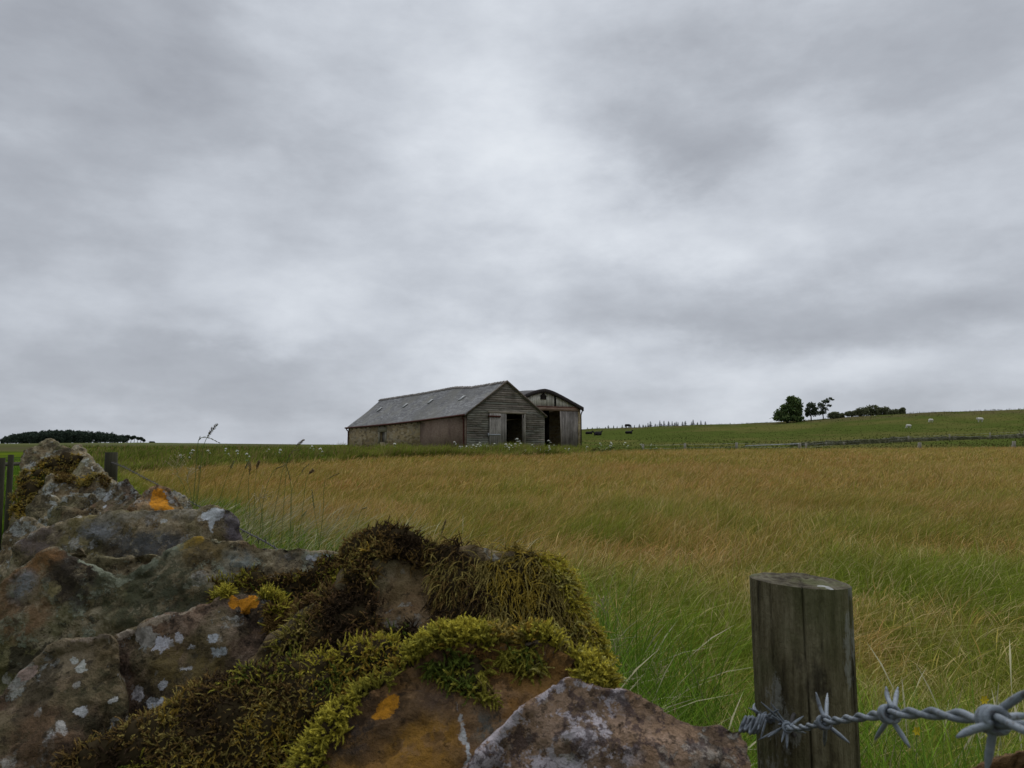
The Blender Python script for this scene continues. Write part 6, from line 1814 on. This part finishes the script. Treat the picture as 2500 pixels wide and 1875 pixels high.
# turn round the post, rising slightly, and finish in a wrapped tangle at its left
fr = math.atan2(-PC[1], -PC[0])
zc = path[-1][2]
def rimp(da, z, rr_=PR + .0035): return np.array([PC[0] + .006 + rr_ * math.cos(fr + da), PC[1] + rr_ * math.sin(fr + da), z])
z_l = U(1840, 1768, .74)[2]
path += [rimp(-.45, U(1885, 1780, .715)[2]), rimp(-.9, U(1850, 1770, .725)[2]), rimp(-1.4, z_l + .002), rimp(-1.9, z_l), rimp(-2.5, z_l - .002)]
wire, WQ = twisted(path, .00140, .066, .0016, 'wire', mW, fence, sides=10)
stp = MB(); sc0 = rimp(-.28, U(1904, 1778, .715)[2], PR + .001); ou = np.array([math.cos(fr - .28), math.sin(fr - .28), 0])
V_, F_ = tube_np(spline([sc0 - ou * .006 + [0, 0, .010], sc0 + ou * .004 + [0, 0, .009], sc0 + ou * .009 + [0, 0, .003], sc0 + ou * .009 - [0, 0, .003], sc0 + ou * .004 - [0, 0, .009], sc0 - ou * .006 - [0, 0, .010]], 24), .0019, 8); stp.add(V_, F_); stp.build('staple', mWd, fence, True)
wire['label'] = 'barbed wire coming towards the camera from the near post'
def barb(px, py, d, arms, r=.0014, axis_pts=None, turns=1.6, par=wire):
    """arms: list of two pairs of photo px tips; each pair is one short wire wound round the line"""
    c = U(px, py, d)
    j = np.argmin(np.linalg.norm(WQ - c, axis=1)); c = WQ[j]
    T = WQ[min(j + 3, len(WQ) - 1)] - WQ[max(j - 3, 0)]; T /= np.linalg.norm(T)
    view = CAM - c; view /= np.linalg.norm(view)
    n1_ = np.cross(T, [0, 0, 1.0]); n1_ /= np.linalg.norm(n1_); n2_ = np.cross(T, n1_)
    mb = MB()
    for m_, (A, Bq) in enumerate(arms):
        P0 = U(A[0], A[1], A[2] if len(A) > 2 else d); P1 = U(Bq[0], Bq[1], Bq[2] if len(Bq) > 2 else d)
        R_ = .0023 + r
        a0 = math.atan2((P0 - c) @ n2_, (P0 - c) @ n1_); a1 = math.atan2((P1 - c) @ n2_, (P1 - c) @ n1_)
        sg = 1 if m_ == 0 else -1
        tot = (a1 - a0) * sg % (2 * math.pi) + 2 * math.pi
        n_ = 26
        q = [P0, P0 * .45 + (c + R_ * (math.cos(a0) * n1_ + math.sin(a0) * n2_)) * .55]
        for k in range(n_):
            a_ = a0 + sg * tot * k / (n_ - 1)
            q.append(c + T * ((k / (n_ - 1) - .5) * .0055 + (m_ - .5) * .0045) + R_ * (math.cos(a_) * n1_ + math.sin(a_) * n2_))
        q += [P1 * .45 + q[-1] * .55, P1]
        q = spline(q, 110); rd = np.full(110, r * .92); rd[0] = rd[-1] = r * .25; rd[1] = rd[-2] = r * .55; rd[2] = rd[-3] = r * .8
        V_, F_ = tube_np(q, rd, 8); mb.add(V_, F_)
    return mb.build('barb', mW, par, True)
barb(2425, 1762, inv(2425), [((2335, 1800, .27), (2520, 1680, .26)), ((2408, 1885, .27), (2515, 1745, .28))], r=.0016)
barb(2172, 1743, inv(2172), [((2163, 1676, .40), (2222, 1826, .38)), ((2192, 1678, .42), (2136, 1806, .41))], r=.00145)
barb(2012, 1762, inv(2012), [((1992, 1690, .545), (2074, 1814, .53)), ((2020, 1693, .57), (2013, 1822, .56))], r=.0016)
barb(1925, 1776, .69, [((1962, 1748, .70), (1921, 1830, .68)), ((1968, 1790, .70), (1978, 1783, .69))], r=.0014)
barb(1885, 1778, .715, [((1858, 1714, .71), (1908, 1812, .69)), ((1882, 1716, .71), (1900, 1768, .70))], r=.0013)
barb(1862, 1772, .72, [((1866, 1722, .70), (1852, 1806, .71)), ((1880, 1745, .70), (1874, 1800, .70))], r=.0013)
barb(1840, 1766, .73, [((1828, 1728, .72), (1856, 1805, .72)), ((1902, 1732, .70), (1850, 1782, .70))], r=.0013)
# tag end wound back on itself by the post
mb = MB()
for k, (r0_, ph) in enumerate(((.010, 0), (.008, 1.2), (.012, 2.4))):
    n_ = 60; cI = U(1822 + k * 14, 1768, .735 - .008 * k)
    q = [cI + np.array([.004 * math.sin(i * .3 + ph) + .010 * (i / n_ - .5), -.3 * r0_ * math.cos(i * .31 + ph), r0_ * .72 * math.sin(i * .31 + ph)]) for i in range(n_)]
    V_, F_ = tube_np(q, .0014, 8); mb.add(V_, F_)
mb.build('wire_coil', mW, fence, True)
# strand running on behind the stones to the next post
Y2 = 7.55; p2t = U(272, 1104, Y2)
strand = [rimp(-2.2, z_l - .002), U(1700, 1640, 1.05) * [1, 1, 1]]
def along(t, h): return np.array([-.539 * t + .842 * .62, .842 * t + .539 * .62, 1.5 - h])
strand = [rimp(-2.3, 1.02)] + [along(t_, h_) for t_, h_ in ((.72, .42), (1.0, .42), (1.6, .372), (2.26, .318), (2.8, .302), (4.0, .27), (5.5, .235), (7.0, .20))] + [p2t - [0, 0, .10]]
w2, W2Q = twisted(strand, .0016, .052, .006, 'wire', mWd, fence, sides=5)
w2['label'] = 'older duller barbed wire running on behind the wall stones'
for i in range(60, len(W2Q) - 10, 17):
    c = W2Q[i]; mb = MB()
    for k in range(4):
        v = np.array([random.gauss(0, .5), random.gauss(0, .5), random.choice((-1, 1)) * 1.0]); v /= np.linalg.norm(v)
        V_, F_ = tube_np([c - v * .002, c + v * .017], [.0014, .0007], 4); mb.add(V_, F_)
    mb.build('barb', mWd, w2)
mPold = wood_mat('old_grey_post', (6, 6, .6), base=(.036, .034, .020), lite=(.066, .062, .038), dark=(.016, .015, .010))
mb = MB(); V_, F_ = tube_np(spline([(p2t[0] + .03, p2t[1], -.1), (p2t[0] + .01, p2t[1], .6), p2t], 8), [.068, .068, .067, .066, .065, .064, .062, .058], 12); mb.add(V_, F_)
o = mb.build('post', mPold, fence, True); o['label'] = 'dark far post beyond the wall stones'
# posts on the road side of the wall at the left border
gfence = empty('roadside_fence', U(28, 1200, 4.4) * [1, 1, 0]); tag(gfence, 'dark timber fence posts and rail just left of the far wall end', 'fence')
for (px, py, d, r_) in [(6, 1118, 5.2, .020), (27, 1110, 5.6, .021), (-30, 1108, 4.9, .025)]:
    tp = U(px, py, d)
    mb = MB(); V_, F_ = tube_np([(tp[0] - .02, tp[1], -.1), (tp[0], tp[1], .7), tp], [r_, r_, r_ * .95], 8); mb.add(V_, F_); mb.build('post', mPold, gfence)
mb = MB(); V_, F_ = tube_np([U(-40, 1136, 4.9), U(46, 1132, 6.4)], .018, 6); mb.add(V_, F_); mb.build('rail', mPold, gfence)
# ------------------------------------------------------------------ single tall grasses standing up beyond the wall
mSt = vc_mat('grass_stem', .7, .15)
def stemc(path, d, r, col, head=None, hl=.3, n=36, label='', hcol=None, kind='rye', group='tall seeding grasses beyond the wall'):
    """path in photo px from low to high; head covers the last hl of it"""
    P = spline([U(px, py, d if not isinstance(d, tuple) else d[0] + (d[1] - d[0]) * i / (len(path) - 1)) for i, (px, py) in enumerate(path)], n)
    g_ = gz(P[0][0], P[0][1])
    foot = np.array([P[0][0] - .5 * (P[-1][0] - P[0][0]) - .12 * random.random(), P[0][1] + .1 * random.random(), g_ - .02])
    if P[0][2] > g_ + .02: P = np.vstack([spline([foot, (foot + P[0]) / 2 + [-.01, 0, 0], P[0]], 8)[:-1], P])
    t = empty('tall_grass', tuple(foot)); tag(t, label, 'grass', group)
    mb = MB(); V_, F_ = tube_np(P, np.linspace(r, r * .55, len(P)), 5); mb.add(V_, F_, col)
    mb.build('stem', mSt, t, True)
    mb = MB(); m = len(P); i0 = int(m - n * hl); hc = np.array(hcol if hcol is not None else col)
    rg = np.random.default_rng(int(path[0][0]))
    Q, s = resample(P[i0:], .006 if kind != 'loose' else .010)
    T, N, Bn = frame_along(Q)
    for i in range(len(Q)):
        f = i / max(1, len(Q) - 1)
        if kind == 'rye':     # spikelets alternate left and right
            sg = 1 if i % 2 else -1; L = .015 * (1.1 - .4 * f); ax = T[i] * .85 + N[i] * sg * .55
            for q_ in range(1):
                a_ = Q[i]; e = a_ + ax * L; w_ = Bn[i] * .0018 + T[i] * 0; u_ = np.cross(ax, w_); u_ = u_ / np.linalg.norm(u_) * .0018
                mb.add([a_, (a_ + e) / 2 + w_, (a_ + e) / 2 + u_, (a_ + e) / 2 - w_, (a_ + e) / 2 - u_, e], [(0, 1, 2), (0, 2, 3), (0, 3, 4), (0, 4, 1), (5, 2, 1), (5, 3, 2), (5, 4, 3), (5, 1, 4)], hc * rg.uniform(.7, 1.3))
        else:
            k_ = 5 if kind == 'dense' else 3
            env = math.sin(math.pi * min(1, f * .9 + .08)) ** .7
            for q_ in range(k_):
                an = rg.uniform(0, 6.28); L = (.011 if kind == 'dense' else .030) * env * rg.uniform(.6, 1.2) + .003
                ax = T[i] * .9 + (N[i] * math.cos(an) + Bn[i] * math.sin(an)) * (.6 if kind == 'dense' else .9)
                a_ = Q[i]; e = a_ + ax * L
                if kind == 'loose':
                    V_, F_ = tube_np([a_, e], .0005, 3, False); mb.add(V_, F_, hc)
                    a_ = e; e = e + ax * .006
                w_ = np.cross(ax, T[i] + .01); w_ = w_ / (np.linalg.norm(w_) + 1e-9) * .0017; u_ = np.cross(ax, w_); u_ = u_ / (np.linalg.norm(u_) + 1e-9) * .0017
                mb.add([a_, (a_ + e) / 2 + w_, (a_ + e) / 2 + u_, (a_ + e) / 2 - w_, (a_ + e) / 2 - u_, e], [(0, 1, 2), (0, 2, 3), (0, 3, 4), (0, 4, 1), (5, 2, 1), (5, 3, 2), (5, 4, 3), (5, 1, 4)], hc * rg.uniform(.7, 1.3))
    mb.build('seed_head', mSt, t)
    return t
gG = (.12, .16, .045); gB = (.16, .11, .05); gD = (.15, .10, .048); gP = (.38, .32, .18); gGy = (.12, .125, .085)
stemc([(478, 1150), (482, 1100), (485, 1074), (496, 1068), (512, 1070), (531, 1079)], 2.4, .0012, gG, hl=.62, hcol=gGy, label='grass with an arching rye like ear bent over the skyline')
stemc([(488, 1160), (494, 1105), (500, 1080), (508, 1064), (518, 1050), (530, 1037)], 2.4, .0012, gG, hl=.42, hcol=(.13, .115, .085), kind='dense', label='tallest straight grass ear slanting up into the sky', group=None)
stemc([(700, 1130), (715, 1100), (728, 1085), (742, 1074)], 3.2, .0012, gG, hl=.45, hcol=gD, kind='dense', label='short slanting ear just breaking the skyline between wall and barn', group=None)
stemc([(610, 1250), (606, 1185), (610, 1150), (610, 1130)], 3.0, .0013, gG, hl=.42, hcol=gD, kind='dense', label='upright dark brown dock like seed spike, the thickest of the group', group=None)
for (path, hl, hc, kd, lab) in [
    ([(622, 1260), (622, 1200), (626, 1150), (632, 1126)], .3, gD, 'dense', 'brown spiked grass right of the thickest dark spike'),
    ([(700, 1420), (708, 1300), (712, 1220), (708, 1170), (700, 1140), (694, 1132)], .42, (.15, .13, .05), 'rye', 'hooked grass bending its ear over to the left'),
    ([(712, 1400), (710, 1260), (712, 1200), (738, 1150), (752, 1135)], .3, (.17, .14, .06), 'rye', 'grass slanting right above the hooked ear'),
    ([(660, 1300), (680, 1200), (690, 1150), (712, 1105), (730, 1098)], .35, (.15, .12, .05), 'rye', 'tall grass arching right past the hooked ear'),
    ([(746, 1180), (752, 1160), (762, 1150), (764, 1148)], .6, gD, 'dense', 'little dark ear tipping right at the hay edge'),
    ([(790, 1240), (792, 1180), (806, 1166), (824, 1157)], .4, (.16, .12, .05), 'rye', 'thin grass with a nodding ear nearest the barn side'),
    ([(570, 1260), (584, 1190), (596, 1150), (606, 1128)], .3, (.12, .12, .05), 'rye', 'grass leaning right in front of the dark spikes'),
    ([(530, 1250), (545, 1190), (560, 1150), (570, 1128)], .3, (.11, .12, .05), 'rye', 'grass leaning right above the low wall stones'),
    ([(478, 1230), (482, 1190), (486, 1150), (488, 1140)], .3, gP, 'rye', 'slender upright grass above the orange lichen stone'),
    ([(640, 1240), (650, 1190), (668, 1150), (690, 1138)], .3, (.14, .13, .05), 'rye', 'grass arching low to the right among the green stems'),
    ([(1072, 1335), (1076, 1310), (1082, 1290), (1088, 1270)], .6, gD, 'dense', 'brown ear rising just behind the mossy humped stone'),
    ([(470, 1260), (450, 1190), (436, 1165), (430, 1130), (432, 1118)], .5, gP, 'loose', 'pale loose panicle drooping above the wall stones'),
    ([(480, 1280), (464, 1200), (456, 1170), (462, 1150)], .5, gP, 'loose', 'creamy loose panicle low behind the wall'),
    ([(640, 1330), (640, 1260), (634, 1220), (645, 1214)], .4, gP, 'loose', 'pale feathery panicle among lush green grass'),
    ([(1460, 1680), (1480, 1560), (1478, 1500), (1470, 1468)], .35, gP, 'loose', 'feathery pale grass right of the yellow moss'),
    ([(1520, 1760), (1512, 1660), (1504, 1600), (1512, 1560)], .4, gP, 'loose', 'feathery pale grass below the dark green tuft'),
    ([(1580, 1800), (1600, 1720), (1604, 1660), (1616, 1630)], .4, gP, 'loose', 'feathery pale grass left of the near post'),
    ([(860, 1360), (868, 1300), (880, 1250), (892, 1240)], .3, (.2, .17, .08), 'rye', 'grass showing between the white patched stone and the humped stone'),
    ([(780, 1350), (776, 1300), (768, 1250), (762, 1200)], .3, (.13, .14, .06), 'rye', 'dark upright stem above the white patched stone'),
    ([(668, 1340), (700, 1300), (730, 1270), (746, 1250)], .25, (.10, .14, .05), 'rye', 'broad green blade slanting right above the wire')]:
    dd = 2.6 + .9 * ((path[0][0] * 7) % 10) / 10
    stemc(path, dd, .0011, gG, hl=hl, hcol=hc, kind=kd, label=lab)
# pale tufted panicles dotted through the green strip
pan = Acc(); n = 5200
t = rng.uniform(.9, 12, n); a = .6 + rng.random(n) ** 1.3 * 3.0
x = -.539 * t + .842 * a; y = .842 * t + .539 * a
ok = (y > 1.2) & keep_clear(x, y); x, y = x[ok], y[ok]; n = len(x)
cl = fbm(np.stack([x, y], 1), 1.1, 3, 99); k = cl > .50; x, y = x[k], y[k]; n = len(x)
P = np.stack([x, y, ground(x, y)], 1); h = rng.uniform(.40, .82, n)
az = rng.normal(.3, .6, n)
c1 = np.array([.36, .33, .20]) * rng.uniform(.7, 1.3, (n, 1))
V, Fc, C = blades(P, h, .009 * rng.uniform(.6, 1.3, n), az, rng.uniform(.3, .9, n), np.array([.08, .12, .03]) * np.ones((n, 1)), c1, 6, ([0, .60, .70, .82, .9, 1.0], [.18, .14, .6, 1.0, .5, 0]))
pan.add(V, Fc, C)
pan.build('flowering_grass', M_GRASS, kind='stuff', origin=(0, 0, 0), label='pale flowering grass heads scattered in the green strip', cat='grass')
# dark fern like clump near the far fence post
def weed(px, py, d, h, lab, seed):
    top = U(px, py, d); g_ = gz(top[0], top[1]); r = np.random.default_rng(seed)
    t = empty('thistle', (top[0], top[1], g_)); tag(t, lab, 'plant', None)
    mb = MB()
    st = MB(); V_, F_ = tube_np([(top[0], top[1], g_), top], .008, 5); st.add(V_, F_, (.05, .07, .02)); st.build('stem', mSt, t, True)
    H = top[2] - g_
    for k in range(90):
        z = g_ + H * min(1.03, .2 + .8 * k / 90 + r.normal() * .04); a_ = k * 2.4 + r.normal(); L = .13 * (1.25 - .8 * k / 90) * r.uniform(.5, 1.3) + .02
        dx, dy = math.cos(a_), math.sin(a_); c0 = np.array([top[0], top[1], z]); w_ = np.array([-dy, dx, 0]) * L * .22
        up_ = r.uniform(.2, 1.3); e1 = c0 + np.array([dx, dy, up_]) * L * .6; e2 = c0 + np.array([dx * 1.3, dy * 1.3, up_ * .35]) * L
        c_ = np.array([.045, .075, .022]) * r.uniform(.6, 1.4)
        mb.add([c0, e1 + w_, e2, e1 - w_], [(0, 1, 2), (0, 2, 3)], c_)
    mb.build('leaves', M_LEAF, t)
# two yellow flowers in the lower right hay
mYel = plain('yellow_petals', (.75, .55, .03), .8)
for (px, py, lab) in [(2402, 1708, 'small yellow flower in the grass between the two right barbs'), (2238, 1784, 'dimmer yellow flower low in the grass under the wire')]:
    tp = U(px, py, 2.4); g_ = gz(tp[0], tp[1]); t = empty('buttercup', (tp[0], tp[1], g_)); tag(t, lab, 'flower')
    mb = MB(); V_, F_ = tube_np([(tp[0] - .03, tp[1], g_), tp], .0015, 4); mb.add(V_, F_, (.08, .12, .03)); mb.build('stem', mSt, t)
    mb = MB()
    for k in range(6):
        a_ = k * 1.047; mb.add([tp, tp + np.array([math.cos(a_ - .45), -.3, math.sin(a_ - .45)]) * .011, tp + np.array([math.cos(a_), -.2, math.sin(a_)]) * .016, tp + np.array([math.cos(a_ + .45), -.3, math.sin(a_ + .45)]) * .011], [(0, 1, 2), (0, 2, 3)])
    mb.build('petals', mYel, t)
